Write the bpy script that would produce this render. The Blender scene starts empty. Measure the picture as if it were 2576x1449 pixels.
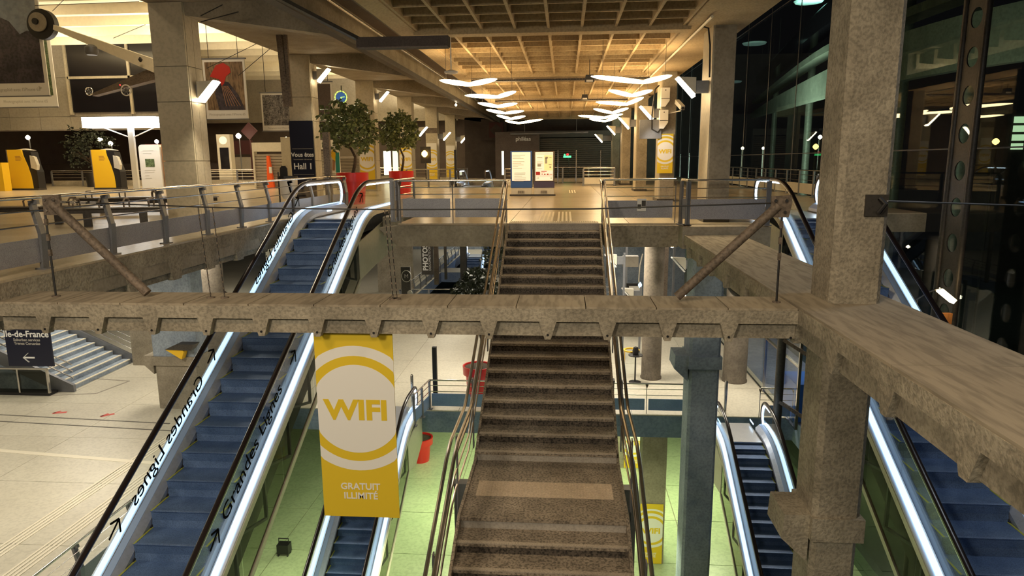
import bpy, bmesh, math, random
from mathutils import Vector, Matrix
random.seed(7)
S = bpy.context.scene
COL = S.collection
# ---------------------------------------------------------------- camera
FOC, CX, CY = 1720.0, 1288.0, 724.5
def _cv(px, py): return Vector(((px-CX)/FOC, -(py-CY)/FOC, -1.0))
_D = _cv(1421, 403).normalized()
_h = Vector((1, .0075, 0)); _X = (_h-_h.dot(_D)*_D).normalized(); _Z = _X.cross(_D)
ROT = Matrix((_X, _D, _Z))
def P(px, py, x=None, y=None, z=None):
    """surveyed point: sight line through a picture point met with a real plane x, y or z"""
    v = ROT @ _cv(px, py)
    k = x/v.x if x is not None else (y/v.y if y is not None else z/v.z)
    return v*k
camd = bpy.data.cameras.new('camera'); cam = bpy.data.objects.new('camera', camd); COL.objects.link(cam)
cam.matrix_world = ROT.to_4x4(); camd.sensor_width = 36; camd.lens = FOC/2576*36; camd.clip_end = 400; camd.clip_start = .05
S.camera = cam
# ---------------------------------------------------------------- view, world, lights
S.view_settings.view_transform = 'Standard'; S.view_settings.look = 'None'
S.view_settings.gamma = 1; S.view_settings.use_curve_mapping = False
S.view_settings.exposure = 0.16
W = bpy.data.worlds.new('night'); S.world = W; W.use_nodes = True
W.node_tree.nodes['Background'].inputs[0].default_value = (.10, .09, .10, 1)
W.node_tree.nodes['Background'].inputs[1].default_value = .045
def area(name, loc, size, power, col, rot=(0, 0, 0), sy=None):
    l = bpy.data.lights.new(name, 'AREA'); l.energy = power; l.color = col; l.size = size
    if sy: l.shape = 'RECTANGLE'; l.size_y = sy
    o = bpy.data.objects.new(name, l); COL.objects.link(o); o.location = loc; o.rotation_euler = rot
    return o
def spot(name, loc, tgt, power, col, ang=100, r=.1):
    l = bpy.data.lights.new(name, 'SPOT'); l.energy = power; l.color = col; l.spot_size = math.radians(ang); l.spot_blend = .6; l.shadow_soft_size = r
    o = bpy.data.objects.new(name, l); COL.objects.link(o); o.location = loc
    o.rotation_euler = (Vector(tgt)-Vector(loc)).to_track_quat('-Z', 'Y').to_euler()
    return o
WARM = (1, .68, .36); NEUT = (1, .90, .72); GRN = (.93, 1, .58); UPW = (1, .82, .52)
# hall ceiling lamps behind the viewpoint
area('hall_lamp_behind', (-5, -3, 2.7), 1.6, 530, (1, .87, .66), (math.radians(58), 0, 0))
area('hall_lamp_behind', (1.0, -3, 2.7), 1.6, 200, (1, .87, .66), (math.radians(58), 0, 0))
area('hall_lamp_right', (1.2, 5.0, 2.8), 1.2, 70, (1, .76, .48))  # added fill over the foreground, brightens the beam tops
area('hall_lamp_left', (-4.6, 3.0, 2.9), 1.2, 150, (1, .72, .44))  # left-hand counterpart, also an added fill
area('hall_lamp_right', (7.2, 9.5, 2.7), 1.2, 75, (.86, .93, 1))  # added fill above the right void, brightens the escalator steps there
# mid-level lamps under the slab
for i, (x, y, p) in enumerate([(-12, 8, 330), (-12, 15, 380), (-13, 23, 380), (-19, 15, 330), (-19, 25, 300), (-26, 20, 250), (-13, 33, 260), (-20, 38, 220)]):
    area('mid_lamp', (x, y, -2.55), 1.6, p*.64, NEUT)
for i, (x, y, p) in enumerate([(-4, 24.5, 420), (1.5, 24.5, 420), (6.5, 23, 330), (-3, 32, 240), (3, 32, 200), (-8, 44, 200), (-7.6, 60, 260), (0, 42, 120)]):
    area('mid_lamp', (x, y, -2.6), 1.4, p*.72, NEUT)
# green lamps of the lowest level
for (x, y, p) in [(-4, 24, 420), (-1.5, 30, 420), (2.8, 24, 420), (6, 26, 260), (-8, 18, 260), (-10, 12, 160)]:
    area('low_lamp', (x, y, -9.15), 1.6, p*.58, GRN)
area('low_lamp', (-3.2, 15, -9.4), 1.2, 140, GRN); area('low_lamp', (2.2, 17.6, -9.4), .9, 130, GRN)
# added floating fill lights washing the left hall ceiling from below
for (x, y, p) in [(-22, 38, 700), (-30, 39, 700), (-17, 34, 500), (-14, 44, 700), (-18, 55, 900), (-30, 30, 500), (-13, 60, 500)]:
    area('hall_uplighter', (x, y, 4.6), 2.5, p*.8, (1, .84, .56), (math.pi, 0, 0))
for (x, y, p) in [(-22, 36, 420), (-15, 24, 260), (-14, 36, 300), (-16, 50, 420), (-28, 34, 260), (-14, 14, 160)]:
    area('hall_downlighter', (x, y, 7.2), 1.5, p*.6, (1, .78, .5))  # added downward fill for the left hall, set just below the boards
# ---------------------------------------------------------------- materials
M = {}
def nt(name):
    m = bpy.data.materials.new(name); m.use_nodes = True; n = m.node_tree
    return m, n, n.nodes['Principled BSDF']
def surf(key, c1, c2=None, rough=.6, metal=0, scale=1.5, fine=30, fineamt=.25, bump=0, detail=6, stretch=(1, 1, 1), spec=.5, coat=0):
    m, n, b = nt(key); b.inputs['Roughness'].default_value = rough; b.inputs['Metallic'].default_value = metal
    b.inputs['Specular IOR Level'].default_value = spec
    if coat: b.inputs['Coat Weight'].default_value = coat; b.inputs['Coat Roughness'].default_value = .12
    if c2 is None:
        b.inputs['Base Color'].default_value = (*c1, 1)
    else:
        tc = n.nodes.new('ShaderNodeTexCoord'); mp = n.nodes.new('ShaderNodeMapping'); mp.inputs['Scale'].default_value = stretch
        n.links.new(tc.outputs['Object'], mp.inputs[0])
        a = n.nodes.new('ShaderNodeTexNoise'); a.inputs['Scale'].default_value = scale; a.inputs['Detail'].default_value = detail; a.inputs['Roughness'].default_value = .62
        f = n.nodes.new('ShaderNodeTexNoise'); f.inputs['Scale'].default_value = fine; f.inputs['Detail'].default_value = 3
        n.links.new(mp.outputs[0], a.inputs[0]); n.links.new(mp.outputs[0], f.inputs[0])
        r = n.nodes.new('ShaderNodeValToRGB'); r.color_ramp.elements[0].position = .32; r.color_ramp.elements[1].position = .68
        r.color_ramp.elements[0].color = (*c1, 1); r.color_ramp.elements[1].color = (*c2, 1)
        n.links.new(a.outputs[0], r.inputs[0])
        mx = n.nodes.new('ShaderNodeMix'); mx.data_type = 'RGBA'; mx.blend_type = 'MULTIPLY'; mx.inputs[0].default_value = fineamt
        r2 = n.nodes.new('ShaderNodeValToRGB'); r2.color_ramp.elements[0].position = .38; r2.color_ramp.elements[1].position = .55
        n.links.new(f.outputs[0], r2.inputs[0]); n.links.new(r.outputs[0], mx.inputs[6]); n.links.new(r2.outputs[0], mx.inputs[7])
        n.links.new(mx.outputs[2], b.inputs['Base Color'])
        if bump:
            bp = n.nodes.new('ShaderNodeBump'); bp.inputs['Strength'].default_value = bump; bp.inputs['Distance'].default_value = .02
            n.links.new(f.outputs[0], bp.inputs['Height']); n.links.new(bp.outputs[0], b.inputs['Normal'])
    M[key] = m; return m
def emit(key, c, s):
    m, n, b = nt(key); b.inputs['Base Color'].default_value = (*[min(1, v) for v in c], 1)
    b.inputs['Emission Color'].default_value = (*c, 1); b.inputs['Emission Strength'].default_value = s
    M[key] = m; return m
def glass(key, tint, gl=.12, rough=.02, k=.5):
    m = bpy.data.materials.new(key); m.use_nodes = True; n = m.node_tree; n.nodes.clear()
    t = n.nodes.new('ShaderNodeBsdfTransparent'); t.inputs[0].default_value = (*tint, 1)
    g = n.nodes.new('ShaderNodeBsdfGlossy'); g.inputs['Roughness'].default_value = rough
    lw = n.nodes.new('ShaderNodeLayerWeight'); lw.inputs[0].default_value = .5; fr = n.nodes.new('ShaderNodeMath'); fr.operation = 'POWER'; fr.inputs[1].default_value = 5
    n.links.new(lw.outputs['Facing'], fr.inputs[0])
    mm = n.nodes.new('ShaderNodeMath'); mm.operation = 'MULTIPLY_ADD'; mm.inputs[1].default_value = k; mm.inputs[2].default_value = gl; mm.use_clamp = True
    x = n.nodes.new('ShaderNodeMixShader'); o = n.nodes.new('ShaderNodeOutputMaterial')
    n.links.new(fr.outputs[0], mm.inputs[0]); n.links.new(mm.outputs[0], x.inputs[0]); n.links.new(t.outputs[0], x.inputs[1]); n.links.new(g.outputs[0], x.inputs[2]); n.links.new(x.outputs[0], o.inputs[0])
    M[key] = m; return m
surf('concrete', (.23, .20, .15), (.38, .33, .255), .85, fine=16, fineamt=.16, bump=.35)
surf('concrete_rough', (.21, .182, .135), (.41, .36, .275), .92, scale=1.8, fine=26, fineamt=.30, bump=.7)
surf('concrete_dark', (.11, .09, .068), (.20, .165, .125), .85, fine=14, fineamt=.2, bump=.3)
surf('concrete_slate', (.13, .18, .30), (.21, .27, .40), .8, fine=12, fineamt=.15, bump=.2)  # slab faces: blue escalator light put into the concrete colour
surf('panel_blue', (.17, .26, .50), (.23, .33, .58), .5, .2, fine=60, fineamt=.15)  # blue cast of the escalator lights is part of this panel colour
surf('deck_blue', (.40, .56, .88), rough=.35, metal=.25)
surf('mat_tan', (.50, .40, .29), (.62, .50, .37), .6, fine=40, fineamt=.2)
surf('concrete_blue', (.22, .275, .35), (.40, .46, .54), .85, fine=18, fineamt=.2, bump=.4)  # bluish because escalator light is put into the base colour
surf('concrete_board', (.27, .225, .165), (.40, .34, .25), .85, scale=.8, fine=14, fineamt=.3, bump=.3, stretch=(1, .15, 1))
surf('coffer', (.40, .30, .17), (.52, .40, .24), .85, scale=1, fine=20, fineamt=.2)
surf('coffer_cell', (.24, .185, .11), (.34, .265, .16), .9, scale=1, fine=20, fineamt=.2)  # darker copy of the coffer colour, recess shade put in
surf('cladding', (.42, .37, .27), (.54, .48, .36), .45, scale=.7, fine=12, fineamt=.12)
surf('cream', (.80, .72, .55), (.86, .79, .62), .7, scale=.4, fine=6, fineamt=.05)
surf('grey_panel', (.30, .27, .22), (.38, .34, .28), .6, scale=.5, fine=8, fineamt=.1)
surf('floor_upper', (.46, .39, .28), (.56, .48, .35), .24, scale=.6, fine=18, fineamt=.12, spec=.6)
surf('floor_mid', (.56, .52, .42), (.66, .62, .51), .38, scale=.45, fine=14, fineamt=.12)
surf('floor_low', (.40, .49, .29), (.49, .57, .36), .3, scale=.6, fine=9, fineamt=.15)  # green cast of the low lamps put into the tile colour as well
surf('joint', (.12, .11, .09))
surf('strip_pale', (.78, .72, .58), rough=.45)
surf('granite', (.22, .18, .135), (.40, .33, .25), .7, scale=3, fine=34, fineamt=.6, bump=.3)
surf('granite_dark', (.07, .056, .044), (.14, .112, .086), .75, scale=3, fine=34, fineamt=.8, bump=.3)  # riser copy of the granite with the shade put into its colour
surf('nosing', (.36, .30, .235), (.50, .43, .34), .6, fine=60, fineamt=.3)
surf('riser_pale', (.34, .31, .27), (.48, .43, .37), .6, fine=40, fineamt=.2)
surf('steel', (.62, .60, .57), (.74, .71, .68), .22, 1, fine=30, fineamt=.08)
surf('steel_grey', (.17, .175, .19), (.24, .245, .265), .45, .5, fine=50, fineamt=.1)
surf('panel_lilac', (.30, .30, .34), (.38, .38, .42), .45, .35, scale=1, fine=90, fineamt=.25)
surf('steel_dark', (.055, .05, .045), (.09, .08, .07), .5, .5, fine=20, fineamt=.2)
surf('rust_steel', (.13, .10, .075), (.22, .17, .13), .7, .2, fine=25, fineamt=.4, bump=.3)
surf('black', (.012, .011, .012), rough=.45)
surf('rubber', (.016, .010, .010), rough=.28, spec=.6)
surf('aluminium', (.72, .74, .78), (.82, .84, .87), .3, .75, fine=25, fineamt=.06)
surf('deck_white', (.78, .82, .88), rough=.35, metal=.2)
surf('skirt', (.36, .42, .55), (.44, .50, .62), .35, .5, fine=20, fineamt=.1)
surf('skirt_dark', (.03, .04, .07), (.06, .08, .13), .5, .3)
surf('step_blue', (.085, .15, .31), (.145, .235, .44), .5, .25, scale=2.5, fine=60, fineamt=.3)  # blue of the strip lights put into the step colour
surf('step_tread', (.14, .22, .42), (.23, .34, .58), .5, .3, scale=2, fine=70, fineamt=.35)
surf('yellow', (.85, .52, .02), rough=.45)
surf('yellow_banner', (.74, .52, .02), rough=.6)
surf('white_banner', (.80, .78, .74), rough=.65)
surf('white_plastic', (.72, .71, .68), rough=.4)
surf('beige_metal', (.58, .54, .45), (.64, .60, .50), .4, .2, fine=10, fineamt=.06)
surf('text_black', (.012, .012, .012), rough=1, spec=0)
surf('text_white', (.85, .85, .83), rough=.5)
surf('text_grey', (.45, .43, .38), rough=.5)
surf('sign_navy', (.008, .010, .028), rough=.35)
surf('sign_blue', (.02, .09, .36), rough=.4)
surf('sign_violet', (.045, .03, .085), rough=.4)
surf('red_pot', (.62, .015, .012), rough=.3, spec=.6, coat=.3)
surf('soil', (.06, .045, .03), (.10, .075, .05), .95, fine=30, fineamt=.6, bump=.8)
surf('bark', (.07, .045, .028), (.13, .09, .055), .9, scale=6, fine=40, fineamt=.5, bump=.6)
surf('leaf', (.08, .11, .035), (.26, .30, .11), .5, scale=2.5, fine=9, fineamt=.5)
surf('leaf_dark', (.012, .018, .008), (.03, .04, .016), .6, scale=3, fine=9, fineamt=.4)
surf('orange', (.85, .12, .02), rough=.45)
surf('floor_red', (.62, .10, .08), rough=.6)
surf('red', (.55, .03, .02), rough=.5)
surf('dark_red', (.045, .004, .005), rough=.6)
surf('teal', (.03, .30, .27), rough=.5)
surf('wood', (.34, .14, .04), (.42, .19, .06), .5, stretch=(1, 1, .1))
surf('shutter', (.30, .27, .22), (.36, .32, .27), .45, .3, fine=30, fineamt=.1)
surf('shutter_dark', (.10, .075, .06), (.13, .10, .08), .5, .2)
surf('wall_dark', (.035, .025, .022), (.06, .045, .04), .8)
surf('wall_brown', (.10, .075, .065), (.13, .10, .085), .7)
surf('window_dark', (.012, .011, .014), rough=.12, spec=.8)
surf('photo_sky', (.16, .20, .28), (.34, .38, .45), .5, scale=.7, fine=4, fineamt=.2)
surf('photo_dark', (.02, .018, .03), (.11, .09, .11), .5, scale=1.2, fine=8, fineamt=.5)
surf('photo_brown', (.13, .07, .04), (.40, .28, .16), .5, scale=1.6, fine=9, fineamt=.5, stretch=(2, 1, .4))
surf('photo_grey', (.05, .045, .045), (.40, .38, .36), .5, scale=5, fine=18, fineamt=.7)
surf('photo_green', (.03, .06, .02), (.20, .27, .12), .5, scale=6, fine=20, fineamt=.6)
surf('grass_print', (.09, .16, .035), (.26, .36, .09), .4, scale=6, fine=30, fineamt=.6)
surf('hair_tan', (.42, .22, .12), rough=.6)
surf('green_metal', (.22, .25, .20), (.34, .37, .30), .5, .2, scale=.8, fine=10, fineamt=.2)
surf('asphalt', (.02, .02, .02), (.04, .04, .04), .9)
emit('lamp_warm', (1, .70, .34), 24)
emit('flood', (1, .85, .60), 22)
emit('bulb', (1, .82, .55), 22)
emit('esc_light', (.50, .74, 1), 1.55)
emit('newel_light', (.68, .84, 1), 9)
emit('canopy_light', (.93, .97, 1), 5)
emit('screen_white', (1, .90, .72), .42)
emit('screen_yellow', (1, .80, .38), .42)
emit('window_lit', (.75, 1, .60), 1.1)
emit('green_neon', (.08, .95, .25), 2.2)
emit('red_neon', (.9, .05, .05), 1.2)
emit('clock_green', (.55, 1, .15), 1.4)
emit('clock_blue', (.03, .10, .35), .5)
emit('cyan_glow', (.26, .38, .36), .22)
emit('amber', (1, .55, .12), 8)
emit('shop_light', (.95, 1, .75), 1.6)
glass('glass', (.96, .98, .98), .025)
glass('glass_truss', (.70, .71, .66), .008, .02, .12)
glass('facade_glass', (.66, .72, .70), .045, .012, .35)
# ---------------------------------------------------------------- mesh helpers
class MB:
    def __init__(s): s.v = []; s.f = []; s.m = []
    def add(s, vs, fs, m=0):
        o = len(s.v); s.v += [tuple(p) for p in vs]; s.f += [tuple(i+o for i in f) for f in fs]; s.m += [m]*len(fs); return s
    def box(s, x0, x1, y0, y1, z0, z1, m=0):
        return s.add([(x, y, z) for x in (x0, x1) for y in (y0, y1) for z in (z0, z1)],
                     [(0, 1, 3, 2), (4, 6, 7, 5), (0, 4, 5, 1), (2, 3, 7, 6), (0, 2, 6, 4), (1, 5, 7, 3)], m)
    def bar(s, a, b, w, h, m=0, up=(0, 0, 1)):
        a = Vector(a); b = Vector(b); d = (b-a).normalized(); u = Vector(up)
        if abs(d.dot(u)) > .98: u = Vector((0, 1, 0))
        r = d.cross(u).normalized(); u = r.cross(d)
        vs = [p+r*(i*w/2)+u*(j*h/2) for p in (a, b) for i, j in ((-1, -1), (1, -1), (1, 1), (-1, 1))]
        return s.add(vs, [(0, 3, 2, 1), (4, 5, 6, 7), (0, 1, 5, 4), (1, 2, 6, 5), (2, 3, 7, 6), (3, 0, 4, 7)], m)
    def prism(s, pts, ax, a, b, m=0):
        n = len(pts)
        def q(p, t): return (t, p[0], p[1]) if ax == 'x' else ((p[0], t, p[1]) if ax == 'y' else (p[0], p[1], t))
        vs = [q(p, a) for p in pts]+[q(p, b) for p in pts]
        return s.add(vs, [tuple(range(n)), tuple(range(2*n-1, n-1, -1))]+[(i, (i+1) % n, (i+1) % n+n, i+n) for i in range(n)], m)
    def tube(s, pts, r, n=8, m=0, taper=None):
        pts = [Vector(p) for p in pts]; vs = []; k = len(pts); pu = None
        for i, p in enumerate(pts):
            d = (pts[min(i+1, k-1)]-pts[max(i-1, 0)]).normalized()
            u = pu if pu is not None else (Vector((0, 0, 1)) if abs(d.z) < .9 else Vector((1, 0, 0)))
            a = d.cross(u)
            if a.length < 1e-4: a = d.cross(Vector((0, 1, 0)))
            a.normalize(); u = a.cross(d); pu = u
            rr = r if taper is None else r+(taper-r)*i/(k-1)
            vs += [p+(a*math.cos(t)+u*math.sin(t))*rr for t in [2*math.pi*j/n for j in range(n)]]
        fs = [(i*n+j, i*n+(j+1) % n, (i+1)*n+(j+1) % n, (i+1)*n+j) for i in range(k-1) for j in range(n)]
        fs += [tuple(range(n-1, -1, -1)), tuple((k-1)*n+j for j in range(n))]
        return s.add(vs, fs, m)
    def cyl(s, x, y, z0, z1, r, n=20, m=0): return s.lathe(x, y, [(r, z0), (r, z1)], n, m)
    def lathe(s, cx, cy, pr, n=24, m=0, caps=True):
        vs = [(cx+r*math.cos(2*math.pi*j/n), cy+r*math.sin(2*math.pi*j/n), z) for r, z in pr for j in range(n)]
        fs = [(i*n+j, i*n+(j+1) % n, (i+1)*n+(j+1) % n, (i+1)*n+j) for i in range(len(pr)-1) for j in range(n)]
        if caps: fs += [tuple(range(n-1, -1, -1)), tuple((len(pr)-1)*n+j for j in range(n))]
        return s.add(vs, fs, m)
    def disc(s, c, ax, r, t, n=24, m=0, r2=None):
        """short cylinder about axis x or y centred on c"""
        c = Vector(c); pts = [(math.cos(2*math.pi*j/n), math.sin(2*math.pi*j/n)) for j in range(n)]
        if ax == 'y': return s.prism([(c.x+r*a, c.z+(r2 or r)*b) for a, b in pts], 'y', c.y-t/2, c.y+t/2, m)
        return s.prism([(c.y+r*a, c.z+(r2 or r)*b) for a, b in pts], 'x', c.x-t/2, c.x+t/2, m)
    def sweep(s, path, prof, m=0):
        """path [(y,z)], profile [(x, n)] with n measured square to the path inside the yz plane"""
        k = len(path); n = len(prof); vs = []
        for i, (y, z) in enumerate(path):
            y0, z0 = path[max(i-1, 0)]; y1, z1 = path[min(i+1, k-1)]
            dy, dz = y1-y0, z1-z0; L = math.hypot(dy, dz) or 1; sg = 1 if path[-1][0] > path[0][0] else -1; ny, nz = -dz/L*sg, dy/L*sg
            vs += [(px, y+ny*pn, z+nz*pn) for px, pn in prof]
        fs = [(i*n+j, i*n+(j+1) % n, (i+1)*n+(j+1) % n, (i+1)*n+j) for i in range(k-1) for j in range(n)]
        fs += [tuple(range(n-1, -1, -1)), tuple((k-1)*n+j for j in range(n))]
        return s.add(vs, fs, m)
def woff(p):
    o = Vector((0, 0, 0))
    while p is not None: o += p.location; p = p.parent
    return o
def tag(o, label=None, cat=None, group=None, kind=None):
    if label: o['label'] = label
    if cat: o['category'] = cat
    if group: o['group'] = group
    if kind: o['kind'] = kind
    return o
def mats(m): return [M[k] for k in (m if isinstance(m, (list, tuple)) else [m])]
def build(mb, name, mat, parent=None, label=None, cat=None, group=None, kind=None, smooth=False):
    me = bpy.data.meshes.new(name)
    if parent is None:
        xs = [v[0] for v in mb.v]; ys = [v[1] for v in mb.v]; zs = [v[2] for v in mb.v]
        off = Vector(((min(xs)+max(xs))/2, (min(ys)+max(ys))/2, min(zs))); loc = off
    else: off = woff(parent); loc = Vector((0, 0, 0))
    me.from_pydata([(v[0]-off.x, v[1]-off.y, v[2]-off.z) for v in mb.v], [], mb.f)
    for m_ in mats(mat): me.materials.append(m_)
    for p, i in zip(me.polygons, mb.m): p.material_index = i
    bm = bmesh.new(); bm.from_mesh(me); bmesh.ops.recalc_face_normals(bm, faces=bm.faces); bm.to_mesh(me); bm.free()
    if smooth:
        for p in me.polygons: p.use_smooth = True
        me.set_sharp_from_angle(angle=math.radians(40))
    me.update()
    o = bpy.data.objects.new(name, me); COL.objects.link(o); o.location = loc; o.parent = parent
    return tag(o, label, cat, group, kind)
def thing(name, label, cat, loc, group=None, kind=None):
    o = bpy.data.objects.new(name, None); COL.objects.link(o); o.location = Vector(loc); o.empty_display_size = .2
    return tag(o, label, cat, group, kind)
def dup(root, loc, label=None, group=None, rz=0):
    r = root.copy(); COL.objects.link(r); r.location = Vector(loc); r.rotation_euler = (0, 0, rz)
    if label: r['label'] = label
    if group: r['group'] = group
    for ch in list(root.children):
        c = ch.copy(); COL.objects.link(c); c.parent = r
        for g in list(ch.children):
            d = g.copy(); COL.objects.link(d); d.parent = c
    return r
def text(s, size, mat, o, U, V, parent, name='lettering', align='CENTER', bold=0, ext=.003, sx=1.0, fit=None):
    cu = bpy.data.curves.new(name, 'FONT'); cu.body = s; cu.size = size; cu.align_x = align; cu.extrude = ext; cu.offset = bold; cu.resolution_u = 3
    to = bpy.data.objects.new(name, cu); me = bpy.data.meshes.new_from_object(to)
    bpy.data.objects.remove(to); bpy.data.curves.remove(cu)
    U = Vector(U).normalized(); V = Vector(V).normalized(); Nn = U.cross(V); o = Vector(o); off = woff(parent) if parent else Vector((0, 0, 0))
    me.name = name; me.materials.clear(); me.materials.append(M[mat])
    if fit:
        xs = [v.co.x for v in me.vertices]; sx = fit/(max(xs)-min(xs))
    for v in me.vertices:
        c = v.co.copy(); v.co = o+U*(c.x*sx)+V*c.y+Nn*c.z-off
    ob = bpy.data.objects.new(name, me); COL.objects.link(ob); ob.parent = parent
    return ob
FX, FZ = (1, 0, 0), (0, 0, 1)
def struct(mb, name, mat, parent=None, **k): return build(mb, name, mat, parent, kind=None if parent else 'structure', **k)
ZU, ZM, ZL = -1.45, -8.0, -13.2      # upper hall, middle hall, lowest level
# ================================================================ SETTING
def tiles(parent, rect, z, size, mat, gap=.012, th=.03, ylim=None, xlim=None, x_off=0, y_off=0):
    x0, x1, y0, y1 = rect
    if xlim: x0 = max(x0, xlim[0]); x1 = min(x1, xlim[1])
    if ylim: y0 = max(y0, ylim[0]); y1 = min(y1, ylim[1])
    if x1 <= x0 or y1 <= y0: return
    i = math.floor((x0-x_off)/size)
    while x_off+i*size < x1:
        a, b = max(x0, x_off+i*size), min(x1, x_off+(i+1)*size); j = math.floor((y0-y_off)/size)
        while y_off+j*size < y1:
            c, d = max(y0, y_off+j*size), min(y1, y_off+(j+1)*size)
            if b-a > .05 and d-c > .05:
                build(MB().box(a+gap/2, b-gap/2, c+gap/2, d-gap/2, z-th, z), 'floor_tile', mat, parent)
            j += 1
        i += 1
UP = [(-46, -7.1, -3, 64), (-7.1, -4.85, 20.5, 38.5), (-4.85, -3.95, 18, 38.5), (-3.95, 2.65, 16, 38.5), (-7.1, -6.4, 38.5, 64), (-3.4, 2.65, 38.5, 64), (-6.4, -3.4, 48, 64),
      (2.65, 4.55, 15.9, 64), (4.55, 7.1, 19.9, 64), (7.1, 9.6, 19.0, 64)]
for r in UP:
    f = struct(MB().box(r[0], r[1], r[2], r[3], ZU-.5, ZU-.03), 'floor', 'concrete')
    tiles(f, r, ZU, 2.8, 'floor_upper', ylim=(5, 52), xlim=(-18.3, 9.6), x_off=-1.3, y_off=16)
    if r[0] < -18.3: build(MB().box(r[0], -18.3, r[2], r[3], ZU-.03, ZU), 'floor_finish', 'floor_upper', f)
    if r[3] > 52: build(MB().box(max(r[0], -18.3), r[1], max(52, r[2]), r[3], ZU-.03, ZU), 'floor_finish', 'floor_upper', f)
    if r[2] < 5: build(MB().box(-18.3, r[1], r[2], 5, ZU-.03, ZU), 'floor_finish', 'floor_upper', f)
MID = [(-42, -9.0, -3, 62), (-9, 7.2, 20.95, 37), (-6.3, 7.2, 37, 49), (-9, 7.2, 49, 51), (-5.8, 7.2, 51, 62), (-9, -5.8, 58.5, 62), (7.2, 12, 20, 62)]
for r in MID:
    f = struct(MB().box(r[0], r[1], r[2], r[3], ZM-.75, ZM-.03), 'floor', 'concrete_slate')
    tiles(f, r, ZM, 2.8, 'floor_mid', gap=.014, ylim=(5, 40), xlim=(-26.2, 7.2), x_off=-9, y_off=20.95)
    if r[0] < -26.2: build(MB().box(r[0], -26.2, r[2], r[3], ZM-.03, ZM), 'floor_finish', 'floor_mid', f)
    if r[3] > 40: build(MB().box(max(r[0], -26.2), r[1], max(40, r[2]), r[3], ZM-.03, ZM), 'floor_finish', 'floor_mid', f)
    if r[2] < 5: build(MB().box(-26.2, r[1], r[2], 5, ZM-.03, ZM), 'floor_finish', 'floor_mid', f)
f = struct(MB().box(-30, 14, -6, 64, ZL-.4, ZL-.03), 'floor', 'concrete')
tiles(f, (-12.6, 9.8, 7, 37.8), ZL, 2.8, 'floor_low', gap=.03, x_off=-12.6, y_off=7)
build(MB().box(-30, -12.6, -6, 64, ZL-.03, ZL), 'floor_finish', 'floor_low', f)
build(MB().box(9.8, 14, -6, 64, ZL-.03, ZL), 'floor_finish', 'floor_low', f)
build(MB().box(-12.6, 9.8, -6, 7, ZL-.03, ZL), 'floor_finish', 'floor_low', f)
build(MB().box(-12.6, 9.8, 37.8, 64, ZL-.03, ZL), 'floor_finish', 'floor_low', f)
# pale and grooved bands let into the middle floor
b1 = MB(); a = P(0, 1135, z=ZM); b = P(395, 1166, z=ZM); b1.bar((a.x-8, a.y+.9, ZM+.004), (b.x, b.y, ZM+.004), .16, .01)
struct(b1, 'trim_1', 'strip_pale')
b1 = MB()
for k, (p, q) in enumerate([((0, 1062), (560, 1088)), ((0, 1046), (520, 1068))]):
    a = P(*p, z=ZM); b = P(*q, z=ZM); b1.bar((a.x-6, a.y+.5, ZM+.003), (b.x-1.2, b.y, ZM+.003), .05, .01)
struct(b1, 'trim_2', 'joint')
def guide(name, label, pts, n, w, gap, z, mat, group):
    t = thing(name, label, 'guide strip', (pts[0][0], pts[0][1], z), group)
    a = Vector((*pts[0], z+.004)); b = Vector((*pts[1], z+.004)); d = (b-a).normalized(); r = Vector((d.y, -d.x, 0))
    for k in range(n):
        o = r*((k-(n-1)/2)*gap); build(MB().bar(a+o, b+o, w, .012), 'rib', mat, t)
    return t
guide('tactile_guide', 'pale ribbed guide strip on middle floor, nearer the far left corner', [(-11.95, 6), (-11.6, 19)], 4, .05, .1, ZM, 'strip_pale', 'guide strips on the middle floor')
guide('tactile_guide', 'pale ribbed guide strip on middle floor, next to the railing by the opening', [(-10.95, 6), (-10.75, 19)], 4, .05, .1, ZM, 'strip_pale', 'guide strips on the middle floor')
a = P(1362, 550, z=ZU); b = P(1378, 525, z=ZU)
guide('tactile_guide', 'left ribbed guide strip leading away from the stair head', [(-.46, 16.5), (-.46, 19.6)], 4, .05, .1, ZU, 'strip_pale', 'guide strips at the stair head')
guide('tactile_guide', 'right ribbed guide strip leading away from the stair head', [(.0, 16.5), (.0, 19.6)], 4, .05, .1, ZU, 'strip_pale', 'guide strips at the stair head')
guide('tactile_guide', 'short ribbed guide strip by the far ramp railing', [(.35, 31), (.35, 34)], 3, .05, .12, ZU, 'strip_pale', 'guide strips at the stair head')
# slab edge beams with corbels
def corbel_beam(mb, x0, x1, yf, yb, zt, zb, s, start, tw=.2, bw=.07, step=.685, rec=.08):
    zm = zt-(zt-zb)*.45
    mb.box(x0, x1, yf, yb, zm, zt); mb.box(x0, x1, yf+rec, yb, zb, zm)
    x = start
    while x < x1-.15:
        mb.prism([(x-tw/2, zm), (x+tw/2, zm), (x+bw/2, zb-.025), (x-bw/2, zb-.025)], 'y', yf, yf+rec+.02); x += step
def corbel_beam_side(mb, xf, xb, y0, y1, zt, zb, start, tw=.4, bw=.16, step=1.2, rec=.09):
    zm = zt-(zt-zb)*.42; s = 1 if xb > xf else -1
    mb.box(min(xf, xb), max(xf, xb), y0, y1, zm, zt); mb.box(min(xf+s*rec, xb), max(xf+s*rec, xb), y0, y1, zb, zm)
    y = start
    while y < y1-.2:
        mb.prism([(y-tw/2, zm), (y+tw/2, zm), (y+bw/2, zb-.02), (y-bw/2, zb-.02)], 'x', min(xf, xf+s*(rec+.02)), max(xf, xf+s*(rec+.02))); y += step
t = thing('concrete_beam', 'long weathered concrete beam with tapered corbels spanning the void in front', 'beam', (-2, 8.05, -2.02))
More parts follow.
